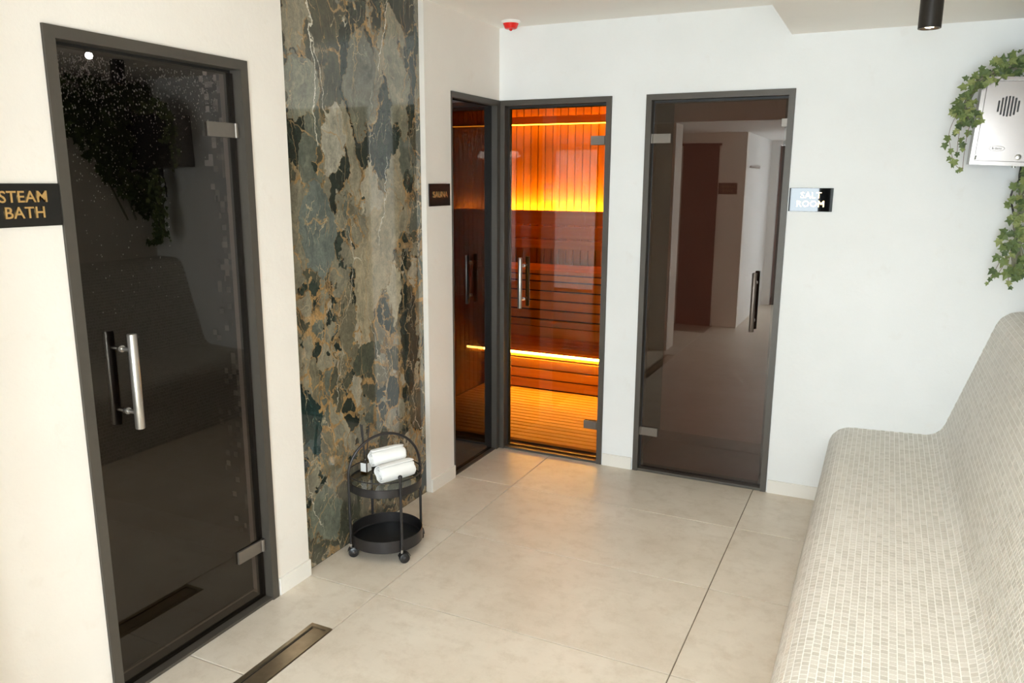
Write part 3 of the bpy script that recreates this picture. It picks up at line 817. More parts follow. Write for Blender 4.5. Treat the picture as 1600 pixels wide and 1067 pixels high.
sign('black sign with gold letters STEAM BATH beside the dark door', (0.0005, -2.842, 1.574), 0.206, 0.114, 'x', 'STEAM\nBATH', 0.0425)
sign('black sign with gold letters SAUNA beside the black glass panel', (0.0005, -0.690, 1.572), 0.206, 0.112, 'x', 'SAUNA', 0.0425)
sign('black sign with letters SALT ROOM on the white wall', (1.7265, -0.0005, 1.560), 0.204, 0.114, 'y', 'SALT\nROOM', 0.0425)
# the small two-line sign in the mirror image, its lettering too faint to read
ps = empty('door_sign', (0.44, -4.795, 1.57), 'dim brown two line sign mirrored in the salt room door', 'sign', 'black acrylic room signs with gold letters')
box('plate', (0.337, -4.80, 1.508), (0.54, -4.794, 1.632), plain('brown_plate', (0.07, 0.045, 0.03), 0.3), ps, 0.0008)
for z, ws in ((1.592, (0.012, 0.02, 0.014, 0.016, 0.012, 0.018, 0.014)), (1.546, (0.016, 0.012, 0.02, 0.014, 0.016))):
    tot = sum(ws) + 0.008 * (len(ws) - 1); x = 0.4385 - tot / 2
    for q in ws:
        box('letter_mark', (x, -4.794, z - 0.011), (x + q, -4.792, z + 0.011), plain('dull_gold', (0.25, 0.17, 0.09), 0.4), ps); x += q + 0.008

# ------------------------------------------------------------------ mosaic bench
def bench_profile():
    pts = [(1.868, 0.0), (1.893, 0.18)]
    def arc(c, r, a0, a1, n):
        return [(c[0] + r * math.cos(math.radians(a0 + (a1 - a0) * k / n)), c[1] + r * math.sin(math.radians(a0 + (a1 - a0) * k / n))) for k in range(n + 1)]
    pts += arc((2.015, 0.318), 0.104, 172, 90, 10)
    pts += [(2.20, 0.428)]
    # concave fillet between seat and back
    pts += arc((2.335, 0.525), 0.092, -90, -17, 8)
    pts += arc((2.672, 0.972), 0.098, 163, 95, 8)
    pts += [(XR, 1.072)]
    return pts
prof = bench_profile()
seglen = [math.dist(a, b) for a, b in zip(prof, prof[1:])]
cum = [0.0]
for s in seglen: cum.append(cum[-1] + s)
def pat(s):
    s = min(max(s, 0.0), cum[-1] - 1e-6)
    for i in range(len(seglen)):
        if s <= cum[i + 1]:
            f = (s - cum[i]) / seglen[i]; a, b = prof[i], prof[i + 1]
            return Vector((a[0] + (b[0] - a[0]) * f, 0, a[1] + (b[1] - a[1]) * f))
def pnorm(s):
    t = pat(s + 0.004) - pat(s - 0.004); t.normalize()
    return Vector((-t.z, 0, t.x))
BY0, BY1 = -3.10, -0.002
PT = 0.0205
NC = int(cum[-1] / PT)
bn = empty('mosaic_bench', (2.35, -1.5, 0), 'long curved heated bench covered in cream mosaic chips', 'bench')
bm = bmesh.new()
fr = [bm.verts.new((x - 0.0 , BY0, z)) for x, z in prof] ; bk = [bm.verts.new((x, BY1, z)) for x, z in prof]
for i in range(len(prof) - 1): bm.faces.new((fr[i], fr[i + 1], bk[i + 1], bk[i]))
e0 = [bm.verts.new((XR, BY0, 0)), bm.verts.new((XR, BY1, 0))]
bm.faces.new(fr + [e0[0]]); bm.faces.new(bk + [e0[1]]); bm.faces.new((fr[-1], e0[0], e0[1], bk[-1])); bm.faces.new((fr[0], bk[0], e0[1], e0[0]))
link('bench_body', bm_mesh('bench_body', bm), M_BENCHGROUT, bn, smooth='auto')
G = 0.0011; TH = 0.0009
rb = random.Random(3)
verts, faces, chip = [], [], []
cands = []
cl = Vector((2.0777, -4.1706, 1.6456))
for c in range(NC):
    s0, s1 = c * PT + G, (c + 1) * PT - G
    a, b = pat(s0), pat(s1); na, nb = pnorm(s0), pnorm(s1)
    offy = (0.5 if c % 2 else 0.0) * PT + rb.uniform(-0.15, 0.15) * PT
    y = BY1 - offy
    while y - PT > BY0:
        y0, y1 = y - PT + G * 0.8, y - G * 0.8
        base = [a - na * 0.0005, b - nb * 0.0005]; top = [a + na * TH, b + nb * TH]
        mid = (a + b) / 2 + Vector((0, (y0 + y1) / 2, 0))
        cands.append((c, y0, y1, base, top, mid))
        y -= PT
R3 = M.transposed()
def inframe(p):
    q = R3 @ (p - cl); q.z = -q.z
    if q.z <= 0.05: return None
    px, py = 800 + F_PX * q.x / q.z, 533.5 - F_PX * q.y / q.z
    return (px, py, q.z) if 0 <= px <= 1600 and 0 <= py <= 1067 else None
scored = []
for i, cd in enumerate(cands):
    q = inframe(cd[5])
    if q is None: continue
    nn = pnorm((cd[0] + 0.5) * PT); vw = (cl - cd[5]); dd_ = vw.length
    scored.append((nn.dot(vw / dd_) / dd_ ** 2, i))
scored.sort(reverse=True)
single = {i for _, i in scored[:300]}
chip_me = {}
def chip_geo(cd, y0, y1):
    base, top = cd[3], cd[4]
    v = []
    for (p, ins) in ((base, 0.0), (top, 0.0008)):
        d = (p[1] - p[0]).normalized()
        for q in (p[0] + d * ins, p[1] - d * ins):
            v.append((q, y0 + ins)); v.append((q, y1 - ins))
    co = [(q.x, yy, q.z) for q, yy in v]
    fs = [(4, 6, 7, 5), (0, 2, 6, 4), (2, 3, 7, 6), (3, 1, 5, 7), (1, 0, 4, 5)]
    return co, fs
vals = []
for i, cd in enumerate(cands):
    if i in single:
        key = cd[0]
        if key not in chip_me:
            hw = (cd[2] - cd[1]) / 2
            co, fs = chip_geo(cd, -hw, hw)
            me = bpy.data.meshes.new('mosaic_chip'); me.from_pydata(co, [], fs); me.update(); me.materials.append(M_CHIP)
            chip_me[key] = me
        link('mosaic_chip', chip_me[key], None, bn, (0, (cd[1] + cd[2]) / 2, 0))
    else:
        n0 = len(verts); co, fs = chip_geo(cd, cd[1], cd[2])
        verts += co; faces += [tuple(n0 + k for k in f) for f in fs]
        vals += [rb.random()] * len(co)
me = bpy.data.meshes.new('mosaic_chips'); me.from_pydata(verts, [], faces); me.update()
at = me.attributes.new('chip', 'FLOAT', 'POINT'); at.data.foreach_set('value', vals)
oc = link('mosaic_chips', me, M_CHIP, bn); oc['kind'] = 'stuff'

# ------------------------------------------------------------------ serving cart
CX, CY, RL = 0.155, -1.450, 0.170
ct = empty('serving_cart', (CX, CY, 0), 'small round black two tier serving cart by the marble', 'cart')
ang = [math.radians(a) for a in (-123, -33, 57, 147)]
lp = [(CX + RL * math.cos(a), CY + RL * math.sin(a)) for a in ang]
RT = 0.0062
ARC0 = 0.375
# arch: the first and third legs and the half ring between them are one bent tube
d02 = Vector((math.cos(ang[2]), math.sin(ang[2]), 0))
pts = [Vector((lp[0][0], lp[0][1], 0.062)), Vector((lp[0][0], lp[0][1], 0.2)), Vector((lp[0][0], lp[0][1], ARC0))]
for k in range(1, 24):
    a = math.pi * k / 24
    pts.append(Vector((CX, CY, ARC0)) - d02 * RL * math.cos(a) + Vector((0, 0, RL * math.sin(a))))
pts += [Vector((lp[2][0], lp[2][1], ARC0)), Vector((lp[2][0], lp[2][1], 0.2)), Vector((lp[2][0], lp[2][1], 0.062))]
link('arch_handle', bm_mesh('arch_handle', tube_bm(pts, RT, 12)), M_CART, ct, smooth='auto')
for i in (1, 3):
    x, y = lp[i]
    lg = link('leg', bm_mesh('leg', tube_bm([(0, 0, 0.062), (0, 0, 0.392)], RT, 12)), M_CART, ct, (x, y, 0), 'auto')
    bm = bmesh.new(); bmesh.ops.create_uvsphere(bm, u_segments=16, v_segments=10, radius=0.0098)
    link('finial', bm_mesh('finial', bm), M_CART, lg, (x, y, 0.398), True)
# trays
TR = 0.1615
bm = lathe_bm([(0, 0.048), (TR - 0.002, 0.048), (TR, 0.050), (TR, 0.102), (TR - 0.0015, 0.1035), (TR - 0.003, 0.102), (TR - 0.003, 0.056), (TR - 0.006, 0.053), (0, 0.053)], 72)
tr = link('lower_tray', bm_mesh('lower_tray', bm), M_CART, ct, (CX, CY, 0), 'auto')
bm = lathe_bm([(0, 0.0542), (TR - 0.008, 0.0542)], 64)
for f in bm.faces: pass
link('tray_liner', bm_mesh('tray_liner', bm), M_TRAY, tr, (CX, CY, 0), True)
bm = lathe_bm([(TR - 0.010, 0.306), (TR, 0.306), (TR, 0.341), (TR - 0.003, 0.3425), (TR - 0.004, 0.336), (TR - 0.010, 0.334), (TR - 0.010, 0.306)], 72)
ut = link('upper_tray', bm_mesh('upper_tray', bm), M_CART, ct, (CX, CY, 0), 'auto')
bm = lathe_bm([(0, 0.3345), (TR - 0.005, 0.3345), (TR - 0.005, 0.3385), (0, 0.3385)], 64)
link('glass_shelf', bm_mesh('glass_shelf', bm), M_GLASS_CLEAR, ut, (CX, CY, 0), 'auto')
bm = tube_bm([(TR * math.cos(2 * math.pi * k / 64), TR * math.sin(2 * math.pi * k / 64), 0.374) for k in range(64)], 0.0028, 8, closed=True)
link('guard_rail', bm_mesh('guard_rail', bm), M_CART, ct, (CX, CY, 0), True)
for i, (x, y) in enumerate(lp):
    rot = (0.6, 0.9, 2.4, 0.2)[i]
    cs = link('caster', bm_mesh('caster', tube_bm([(0, 0, 0.040), (0, 0, 0.066)], 0.0055, 10)), M_STEEL, ct, (x, y, 0), 'auto')
    dx, dy = math.cos(rot) * 0.010, math.sin(rot) * 0.010
    nx, ny = -math.sin(rot), math.cos(rot)
    c = Vector((dx, dy, 0.0225))
    n = Vector((nx, ny, 0))
    bm = tube_bm([c - n * 0.011, c - n * 0.009, c - n * 0.002, c + n * 0.002, c + n * 0.009, c + n * 0.011], [0.019, 0.0222, 0.0222, 0.0222, 0.0222, 0.019], 24)
    wh = link('wheel', bm_mesh('wheel', bm), M_RUBBER, cs, (x, y, 0), 'auto')
    for s in (-1, 1):
        bm = tube_bm([c + n * s * 0.0115, c + n * s * 0.0135], [0.009, 0.006], 14)
        link('wheel_cap', bm_mesh('wheel_cap', bm), M_CART, cs, (x, y, 0), 'auto')
    bm = bmesh.new()
    hood = []
    for k in range(9):
        a = math.radians(20 + 140 * k / 8)
        dirv = Vector((math.cos(rot) * math.cos(a), math.sin(rot) * math.cos(a), math.sin(a)))
        hood.append([bm.verts.new(c + n * s + dirv * 0.0255) for s in (-0.013, 0.013)] + [bm.verts.new(c + n * s + dirv * 0.0275) for s in (0.013, -0.013)])
    for p, q in zip(hood, hood[1:]):
        for k in range(4): bm.faces.new((p[k], p[(k + 1) % 4], q[(k + 1) % 4], q[k]))
    bm.faces.new(hood[0]); bm.faces.new(hood[-1])
    link('caster_hood', bm_mesh('caster_hood', bm), M_RUBBER, cs, (x, y, 0))

# rolled towels
def towel(label, c, yaw, length, R, squash, pitch, seed):
    rt = random.Random(seed)
    turns = 3.1; n = 84; th = 0.0085
    bm = bmesh.new(); L = 14
    r0 = 0.010
    outer, rows = [], []
    ph = rt.uniform(0, 6)
    for i in range(L + 1):
        u = i / L; xx = (u - 0.5) * length
        endr = 1.0 - 0.05 * (abs(2 * u - 1) ** 6)
        row = []
        for side in (1, -1):
            seq = range(n + 1) if side == 1 else range(n, -1, -1)
            for k in seq:
                a = turns * 2 * math.pi * k / n
                r = r0 + (R - r0) * k / n + side * th * 0.5 * (0.72 if side == 1 else 0.72)
                wob = 1 + 0.035 * noise.noise(Vector((xx * 22 + seed, math.cos(a) * 1.3, math.sin(a) * 1.3)))
                r *= wob * endr
                ex = xx + (0.012 * noise.noise(Vector((math.cos(a) * 2 + seed, math.sin(a) * 2, k * 0.05))) + 0.004 * math.sin(k * 0.21 + ph)) * (2 * u - 1) ** 5
                yy, zz = r * math.cos(a + ph), r * math.sin(a + ph)
                zz = zz * squash if zz < 0 else zz * (squash + 0.06)
                row.append(bm.verts.new((ex, yy, zz)))
        rows.append(row)
    m = len(rows[0])
    for a, b in zip(rows, rows[1:]):
        for k in range(m): bm.faces.new((a[k], a[(k + 1) % m], b[(k + 1) % m], b[k]))
    for row, rev in ((rows[0], False), (rows[-1], True)):
        for k in range(n):
            q = (row[k], row[k + 1], row[2 * n + 1 - k - 1], row[2 * n + 1 - k])
            bm.faces.new(q)
    me = bm_mesh('rolled_towel', bm)
    o = link('rolled_towel', me, M_TOWEL, None, c, True, rot=(0, pitch, yaw))
    md = o.modifiers.new('soft', 'SUBSURF'); md.levels = 1; md.render_levels = 1
    return tag(o, label, 'towel', 'white rolled towels on the cart')
zt = 0.3395
towel('white rolled towel lying at front on the glass shelf', (0.213, -1.455, zt + 0.042), math.radians(66), 0.168, 0.0445, 0.92, 0.0, 3)
towel('white rolled towel propped on top behind the other towel', (0.152, -1.428, zt + 0.095), math.radians(62), 0.155, 0.042, 0.92, 0.0, 8)
towel('white rolled towel at the back beneath the upper roll', (0.134, -1.376, zt + 0.0262), math.radians(64), 0.10, 0.0265, 0.92, 0.0, 15)

# reed diffuser
BXp, BYp = 0.060, -1.462
rdif = empty('reed_diffuser', (BXp, BYp, zt), 'clear glass reed diffuser bottle with pale label and black sticks', 'diffuser')
bm = box_bm((-0.019, -0.019, 0.0005), (0.019, 0.019, 0.074), 0.004, 2)
bm2 = lathe_bm([(0.0125, 0.072), (0.0105, 0.078), (0.0105, 0.083), (0.014, 0.083), (0.014, 0.095), (0.008, 0.095), (0.008, 0.08)], 24)
me2 = bm_mesh('n', bm2)
bm.from_mesh(me2)
link('bottle', bm_mesh('bottle', bm), M_GLASS_AMBER, rdif, (BXp, BYp, zt), 'auto')
bm = box_bm((-0.0165, -0.0165, 0.004), (0.0165, 0.0165, 0.026), 0.003, 1)
link('oil', bm_mesh('oil', bm), glass_mat('amber_oil', (0.85, 0.62, 0.22), 1.4), rdif, (BXp, BYp, zt))
bm = box_bm((-0.0148, -0.0197, 0.022), (0.0148, -0.0192, 0.062))
link('paper_label', bm_mesh('paper_label', bm), plain('label_paper', (0.72, 0.73, 0.72), 0.7, 0, 0.06, 200), rdif, (BXp, BYp, zt))
bm = box_bm((0.0192, -0.0148, 0.022), (0.0197, 0.0148, 0.062))
link('paper_label', bm_mesh('paper_label', bm), plain('label_paper_side', (0.72, 0.73, 0.72), 0.7, 0, 0.06, 200), rdif, (BXp, BYp, zt))
for (tx, ty, hh) in ((-0.030, 0.010, 0.232), (-0.026, 0.016, 0.228), (-0.020, 0.060, 0.215)):
    bm = tube_bm([(-tx * 0.1, -ty * 0.1, 0.01), (tx, ty, hh)], 0.0029, 8)
    link('reed', bm_mesh('reed', bm), plain('black_reed', (0.012, 0.010, 0.009), 0.6), rdif, (BXp, BYp, zt))

# ------------------------------------------------------------------ ceiling spotlight, alarm, camera flash stand-ins
RLm = 0.0395
def spotlight(x, y, ztop, length, lab, watt):
    z = ztop - length
    sp = empty('ceiling_spotlight', (x, y, ztop), lab, 'lamp', 'black ceiling spotlights')
    bm = lathe_bm([(0, length), (RLm, length), (RLm, 0.001), (RLm - 0.001, 0.0), (RLm - 0.006, 0.0), (RLm - 0.010, 0.012), (0, 0.012)], 48)
    link('housing', bm_mesh('housing', bm), M_LAMP, sp, (x, y, z), 'auto')
    bm = lathe_bm([(0, 0.004), (0.014, 0.0045), (0.021, 0.0075), (0.022, 0.0115), (0, 0.0115)], 32)
    link('bulb', bm_mesh('bulb', bm), M_BULB, sp, (x, y, z), True)
    ld = bpy.data.lights.new('spot_beam', 'SPOT'); ld.energy = watt; ld.color = (1.0, 0.90, 0.77)
    ld.spot_size = math.radians(115); ld.spot_blend = 0.9; ld.shadow_soft_size = 0.05
    lo = bpy.data.objects.new('spot_beam', ld); COL.objects.link(lo); lo.parent = sp; lo.location = (0, 0, -length - 0.006)
spotlight(2.153, -0.75, ZS, 0.14, 'black cylinder spotlight hanging from the soffit with warm bulb', 6)
spotlight(2.153, -2.20, ZS, 0.14, 'added black cylinder fill spotlight above the near end of bench', 34)  # added out of view to brighten floor and bench
spotlight(1.15, -1.75, ZC, 0.12, 'added black cylinder fill spotlight on the higher ceiling facing the marble', 17)  # another unseen spotlight, added as fill for the room

al = empty('fire_alarm', (0.150, -0.165, ZC), 'small red fire alarm dome on the ceiling corner', 'fire alarm')
bm = lathe_bm([(0, 0.0), (0.052, 0.0), (0.052, -0.006), (0.046, -0.014), (0, -0.014)], 40)
link('mounting_plate', bm_mesh('mounting_plate', bm), M_WHITE, al, (0.150, -0.165, ZC), 'auto')
bm = lathe_bm([(0.043, -0.013), (0.041, -0.018), (0.032, -0.038), (0.026, -0.041), (0, -0.041)], 40)
link('red_dome', bm_mesh('red_dome', bm), M_RED, al, (0.150, -0.165, ZC), 'auto')
bm = lathe_bm([(0.010, -0.040), (0.009, -0.046), (0.005, -0.050), (0, -0.0505)], 20)
link('indicator', bm_mesh('indicator', bm), M_RED, al, (0.150, -0.165, ZC), True)

def flash_standin(x, y, z, lab):  # glowing shapes stand in for the camera flash; no lamps hang here
    wl = empty('flash_standin_lamp', (x, y, ZL), lab, 'lamp', 'glowing stand-ins for the camera flash')
    bm = tube_bm([(0, 0, ZL - z - 0.012), (0, 0, ZL - z), (0, 0, 0.05), (0, 0, 0.035)], [0.03, 0.004, 0.004, 0.02], 14)
    link('lamp_stem', bm_mesh('lamp_stem', bm), M_LAMP, wl, (x, y, z), 'auto')
    bm = lathe_bm([(0, -0.045), (0.05, -0.042), (0.078, -0.028), (0.075, -0.012), (0.052, -0.004), (0.048, 0.034), (0, 0.038)], 32)
    link('shade', bm_mesh('shade', bm), M_FLASH, wl, (x, y, z), 'auto')
flash_standin(2.217, -4.936, 1.975, 'glowing white camera flash stand-in mirrored in the sauna door glass')
flash_standin(2.659, -4.936, 1.975, 'glowing white camera flash stand-in mirrored in the black glass panel')

# ------------------------------------------------------------------ steel wall cabinet
BOXR = math.radians(2.6)
cb = bpy.data.objects.new('steel_cabinet', None); COL.objects.link(cb)
cb.location = (2.375, 0.0, 1.725); cb.rotation_euler = (0, BOXR, 0)
tag(cb, 'stainless steel wall cabinet with round slotted grille under ivy', 'cabinet')
CW, CH, CD = 0.44, 0.362, 0.20
def loc_obj(name, bm, mat, parent, smooth=False, loc=(0, 0, 0), rot=None):
    me = bm_mesh(name, bm) if isinstance(bm, bmesh.types.BMesh) else bm
    if not me.materials: me.materials.append(mat)
    o = bpy.data.objects.new(name, me); COL.objects.link(o); o.parent = parent; o.location = loc
    if rot: o.rotation_euler = rot
    if smooth:
        for p in me.polygons: p.use_smooth = True
        if smooth == 'auto': sharp_by_angle(me)
    return o
loc_obj('body', box_bm((0.004, -CD + 0.004, 0.004), (CW - 0.004, -0.001, CH - 0.004)), M_STAINLESS, cb)
# rim round the front
bm = bmesh.new()
def rim(u0, u1, v0, v1, y): return [bm.verts.new(p) for p in ((u0, y, v0), (u1, y, v0), (u1, y, v1), (u0, y, v1))]
r1 = rim(0, CW, 0, CH, -CD + 0.012); r2 = rim(0, CW, 0, CH, -CD - 0.006); r3 = rim(0.014, CW - 0.014, 0.014, CH - 0.014, -CD - 0.006); r4 = rim(0.014, CW - 0.014, 0.014, CH - 0.014, -CD + 0.012)
for a, b in ((r1, r2), (r2, r3), (r3, r4), (r4, r1)):
    for k in range(4): bm.faces.new((a[k], a[(k + 1) % 4], b[(k + 1) % 4], b[k]))
loc_obj('front_rim', bm, M_STAINLESS, cb)
dr_ = loc_obj('front_door', box_bm((0.017, -CD - 0.003, 0.017), (CW - 0.017, -CD + 0.008, CH - 0.017), 0.0015, 1), M_STAINLESS, cb)
gc = (0.108, 0.243); gr_ = 0.043
for k in range(7):
    xk = -0.036 + k * 0.012
    hh = math.sqrt(max(gr_ ** 2 - xk ** 2, 0)) * 0.97
    bm = bmesh.new()
    pr = [(xk - 0.0034, -hh + 0.003), (xk + 0.0034, -hh + 0.003), (xk + 0.0034, hh - 0.003), (xk - 0.0034, hh - 0.003)]
    loc_obj('grille_slot', box_bm((gc[0] + xk - 0.0034, -CD - 0.0042, gc[1] - hh), (gc[0] + xk + 0.0034, -CD - 0.0025, gc[1] + hh), 0.0006, 1), M_FRAMEDARK, dr_)
# engraved oval badge
bm = tube_bm([(0.093 + 0.029 * math.cos(2 * math.pi * k / 40), -CD - 0.0034, 0.070 + 0.0105 * math.sin(2 * math.pi * k / 40)) for k in range(40)], 0.0008, 6, closed=True)
bd = loc_obj('badge', bm, plain('etched', (0.30, 0.29, 0.28), 0.5, 0.5), dr_, True)
rr = random.Random(2)
for k in range(6):
    x0 = 0.075 + k * 0.0062
    loc_obj('badge_mark', box_bm((x0, -CD - 0.0038, 0.0655), (x0 + rr.uniform(0.003, 0.005), -CD - 0.003, 0.0655 + rr.uniform(0.006, 0.009))), bd.data.materials[0], bd)
bm = lathe_bm([(0, 0.004), (0.007, 0.004), (0.011, 0.0025), (0.012, 0.0), (0, 0)], 24)
loc_obj('lock', bm, M_STEEL, dr_, 'auto', (0.176, -CD - 0.003, 0.037), (math.radians(90), 0, 0))
for zz in (0.03, CH - 0.03):
    loc_obj('hinge_pin', tube_bm([(0.021, -CD - 0.005, zz - 0.008), (0.021, -CD - 0.005, zz + 0.008)], 0.003, 8), M_STEEL, dr_, True)
loc_obj('outlet_pipe', tube_bm([(0.212, -0.12, 0.004), (0.212, -0.12, -0.035), (0.210, -0.118, -0.055)], [0.013, 0.013, 0.008], 16), M_RUBBER, cb, 'auto')
loc_obj('power_cable', tube_bm([(0.208, -0.118, -0.05), (0.200, -0.118, -0.075), (0.188, -0.12, -0.105), (0.186, -0.12, -0.125), (0.192, -0.12, -0.15), (0.21, -0.10, -0.20)], 0.0042, 10), M_RUBBER, cb, True)
loc_obj('foot_stud', tube_bm([(0.17, -0.17, -0.006), (0.17, -0.17, 0.004)], 0.008, 12), M_STEEL, cb, 'auto')

# ------------------------------------------------------------------ ivy
def leaf_mesh(seed):
    r = random.Random(seed)
    # five lobes, tip at +y, stalk at the origin
    out = [(0.0, 0.0), (0.20, -0.10), (0.46, -0.02), (0.33, 0.20), (0.60, 0.50), (0.28, 0.55), (0.0, 1.05), (-0.28, 0.55), (-0.60, 0.50), (-0.33, 0.20), (-0.46, -0.02), (-0.20, -0.10)]
    vs3 = [(x * r.uniform(0.9, 1.1), y * r.uniform(0.93, 1.07), 0.10 * abs(x) + 0.05 * r.uniform(-1, 1) - 0.12 * max(0, y - 0.5)) for x, y in out]
    vs3.append((0, 0.32, -0.05))
    fs = [(12, k, (k + 1) % 12) for k in range(12)]
    me = bpy.data.meshes.new('leaf'); me.from_pydata(vs3, [], fs); me.update(); me.materials.append(M_LEAF)
    return me
LEAVES = [leaf_mesh(s) for s in range(6)]
def leaf_mat4(p, dirv, nrm, size):
    y = Vector(dirv).normalized(); z = Vector(nrm); z = (z - y * z.dot(y)).normalized(); x = y.cross(z)
    return Matrix.Translation(p) @ Matrix(((x.x, y.x, z.x), (x.y, y.y, z.y), (x.z, y.z, z.z))).to_4x4() @ Matrix.Scale(size, 4)
def put_leaf(parent, p, size, r, face=(-0.15, -1, 0.25), droop=None):
    d = Vector((r.uniform(-1, 1), r.uniform(-0.35, 0.1), r.uniform(-1, 0.6))) if droop is None else Vector(droop) + Vector((r.uniform(-.5, .5), r.uniform(-.3, .2), r.uniform(-.5, .5)))
    n = Vector(face) + Vector((r.uniform(-.6, .6), r.uniform(-.4, .4), r.uniform(-.6, .6)))
    m = leaf_mat4(Vector(p), d, n, size)
    o = bpy.data.objects.new('leaf', r.choice(LEAVES)); COL.objects.link(o)
    o.parent = parent; m.translation = m.translation - wpos(parent); o.matrix_local = m
    return o
def spline(pts, n):
    pts = [Vector(p) for p in pts]; out = []
    P_ = [pts[0]] + pts + [pts[-1]]
    for i in range(1, len(P_) - 2):
        for k in range(n):
            t = k / n; a, b, c, d = P_[i - 1], P_[i], P_[i + 1], P_[i + 2]
            out.append(0.5 * ((2 * b) + (c - a) * t + (2 * a - 5 * b + 4 * c - d) * t * t + (3 * b - a - 3 * c + d) * t ** 3))
    out.append(pts[-1]); return out

ri = random.Random(21)
g1 = empty('ivy_garland', (2.45, -0.16, 2.10), 'green ivy garland draped over the top of steel cabinet', 'ivy', 'artificial ivy')
main = [(2.350, -0.225, 1.885), (2.332, -0.225, 1.935), (2.338, -0.215, 2.00), (2.385, -0.20, 2.075), (2.47, -0.17, 2.118), (2.56, -0.15, 2.128), (2.66, -0.14, 2.135), (2.78, -0.14, 2.12)]
for q in range(5):
    pp = spline([Vector(p) + Vector((ri.uniform(-.014, .014), ri.uniform(-.012, .012), ri.uniform(-.012, .012))) for p in main], 6)
    link('twig', bm_mesh('twig', tube_bm(pp, ri.uniform(0.0045, 0.0075), 7)), M_TWIG, g1, smooth=True)
mp = spline(main, 16)
for p in mp:
    for q in range(1 if p.z < 2.05 else 2):
        o_ = Vector((ri.gauss(0, .022), ri.uniform(-0.05, 0.01), ri.gauss(0.006, .022)))
        put_leaf(g1, p + o_, ri.uniform(0.020, 0.034), ri)
# loose sprays standing off the garland to the left and above
for p in ((2.345, -.22, 2.075), (2.33, -.22, 2.045), (2.325, -.22, 2.02), (2.318, -.22, 1.99), (2.305, -.22, 1.965), (2.335, -.22, 1.99), (2.355, -.22, 2.04), (2.295, -.22, 1.935), (2.315, -.22, 1.925),
          (2.34, -.22, 1.955), (2.31, -.22, 1.895), (2.345, -.22, 1.915), (2.36, -.22, 1.935), (2.37, -.22, 1.905), (2.40, -.2, 2.095), (2.43, -.2, 2.12), (2.455, -.19, 2.135), (2.50, -.18, 2.15), (2.535, -.18, 2.165), (2.56, -.18, 2.175), (2.36, -.21, 2.085), (2.35, -.24, 1.97), (2.36, -.24, 1.94)):
    put_leaf(g1, p, ri.uniform(0.030, 0.042), ri)
strands = [[(2.34, -.22, 1.98), (2.305, -.225, 1.93), (2.285, -.225, 1.86), (2.295, -.225, 1.80), (2.315, -.225, 1.735), (2.345, -.225, 1.70)],
           [(2.36, -.23, 1.90), (2.352, -.23, 1.83), (2.35, -.23, 1.76), (2.352, -.23, 1.70)],
           [(2.325, -.22, 1.90), (2.322, -.225, 1.82), (2.325, -.225, 1.755)]]
for st in strands:
    pp = spline(st, 8)
    link('stem', bm_mesh('stem', tube_bm(pp, 0.0011, 5)), M_STEM, g1)
for p, s in (((2.280, -.23, 1.845), .034), ((2.272, -.23, 1.815), .030), ((2.298, -.23, 1.79), .026), ((2.305, -.23, 1.86), .022), ((2.30, -.23, 1.755), .022), ((2.318, -.23, 1.745), .036),
             ((2.325, -.23, 1.775), .024), ((2.335, -.23, 1.815), .030), ((2.31, -.23, 1.725), .018), ((2.345, -.23, 1.71), .024), ((2.33, -.23, 1.70), .016), ((2.358, -.23, 1.865), .030), ((2.342, -.23, 1.795), .022)):
    put_leaf(g1, p, s, ri, droop=(0, 0, -1))

g2 = empty('ivy_garland', (2.60, -0.13, 1.45), 'thick hanging ivy vine below the steel cabinet', 'ivy', 'artificial ivy')
main2 = [(2.620, -0.13, 1.70), (2.602, -0.14, 1.62), (2.585, -0.14, 1.55), (2.598, -0.14, 1.47), (2.585, -0.14, 1.40), (2.600, -0.14, 1.32), (2.612, -0.13, 1.25)]
for q in range(5):
    pp = spline([Vector(p) + Vector((ri.uniform(-.018, .03), ri.uniform(-.012, .012), 0)) for p in main2], 6)
    link('twig', bm_mesh('twig', tube_bm(pp, ri.uniform(0.004, 0.008), 7)), M_TWIG, g2, smooth=True)
for p in spline(main2, 11):
    for q in range(2):
        put_leaf(g2, p + Vector((ri.gauss(0.015, .028), ri.uniform(-0.045, 0.01), ri.gauss(0, .02))), ri.uniform(0.022, 0.038), ri)
for p, s in (((2.560, -.16, 1.50), .036), ((2.548, -.16, 1.43), .044), ((2.530, -.16, 1.405), .034), ((2.56, -.16, 1.39), .04), ((2.535, -.16, 1.335), .036), ((2.56, -.16, 1.32), .042), ((2.525, -.16, 1.275), .034),
             ((2.515, -.16, 1.235), .022), ((2.505, -.16, 1.215), .018), ((2.54, -.16, 1.26), .038), ((2.575, -.16, 1.27), .044), ((2.585, -.16, 1.225), .028), ((2.56, -.16, 1.355), .03), ((2.60, -.16, 1.20), .02), ((2.575, -.16, 1.59), .03), ((2.59, -.16, 1.64), .034), ((2.60, -.16, 1.28), .036)):
    put_leaf(g2, p, s, ri, droop=(-.2, 0, -1))
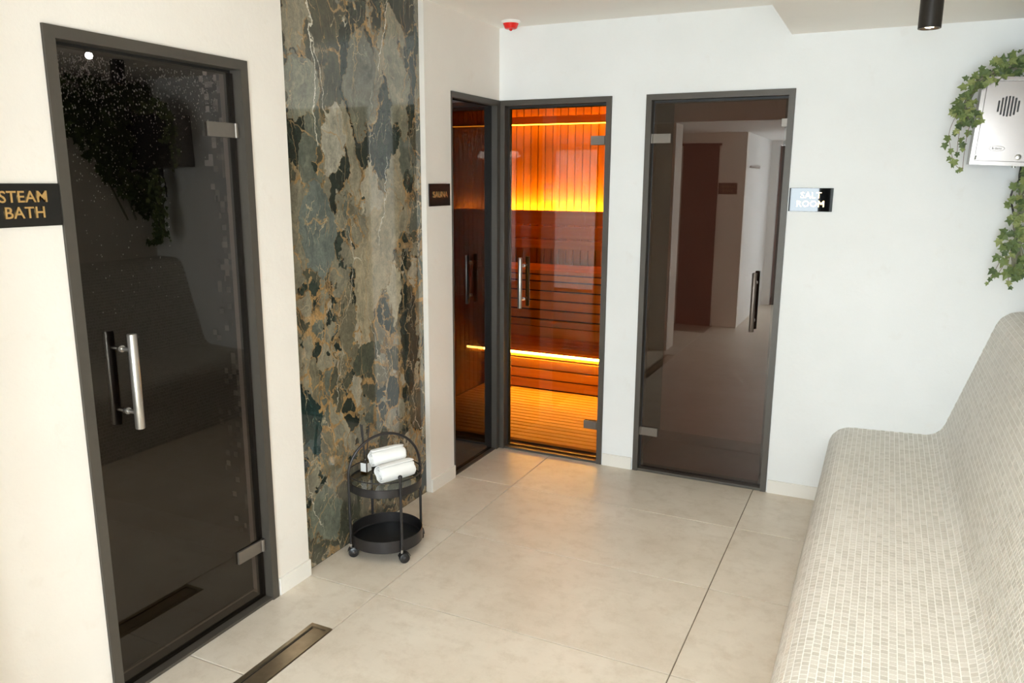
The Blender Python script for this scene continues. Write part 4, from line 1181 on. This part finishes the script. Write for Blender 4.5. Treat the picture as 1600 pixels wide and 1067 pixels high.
for st in ([(2.57, -.15, 1.40), (2.55, -.155, 1.33), (2.525, -.155, 1.26), (2.505, -.155, 1.225)], [(2.58, -.15, 1.36), (2.575, -.155, 1.28), (2.59, -.155, 1.20)], [(2.565, -.15, 1.37), (2.56, -.155, 1.30), (2.53, -.155, 1.23)]):
    link('stem', bm_mesh('stem', tube_bm(spline(st, 8), 0.0012, 5)), M_STEM, g2)

# dense ivy on the right wall beyond the frame; it shows as a dark mass in the steam door
g3 = empty('ivy_garland', (2.76, -0.35, 1.7), 'dark ivy mass on the side wall, mirrored in steam door', 'ivy', 'artificial ivy')
for q in range(4):
    pp = spline([(2.80, -0.10 - q * 0.12, 2.25), (2.79, -0.16 - q * 0.12, 1.95), (2.80, -0.10 - q * 0.10, 1.65), (2.79, -0.06 - q * 0.07, 1.35)], 8)
    link('twig', bm_mesh('twig', tube_bm(pp, 0.007, 7)), M_TWIG, g3, smooth=True)
verts, faces, tone = [], [], []
k = 0
while k < 1900:
    y = -ri.random() * 0.95; z = 1.18 + ri.random() * 1.12
    lim = 0.12 + 0.75 * max(0.0, min(1.0, (z - 1.35) / 0.75)) + 0.10 * noise.noise(Vector((z * 5, 3, 1)))
    if -y > lim: continue
    if noise.noise(Vector((y * 9, z * 9, 4.2))) < -0.28: continue
    k += 1
    src = ri.choice(LEAVES)
    m = leaf_mat4(Vector((2.80 - abs(ri.gauss(0, 0.035)), y, z)), (ri.uniform(-.3, .2), ri.uniform(-1, 1), ri.uniform(-1, .5)), (-1 + ri.uniform(-.3, .3), ri.uniform(-.7, .7), ri.uniform(-.5, .8)), ri.uniform(0.03, 0.05))
    n0 = len(verts)
    tn = ri.random() * 0.45
    for v in src.vertices: verts.append(tuple(m @ v.co)); tone.append(tn)
    for p in src.polygons: faces.append(tuple(n0 + i for i in p.vertices))
me = bpy.data.meshes.new('foliage'); me.from_pydata(verts, [], faces); me.update()
at = me.attributes.new('tone', 'FLOAT', 'POINT'); at.data.foreach_set('value', tone)
fo = link('foliage', me, M_LEAF, g3); fo['kind'] = 'stuff'
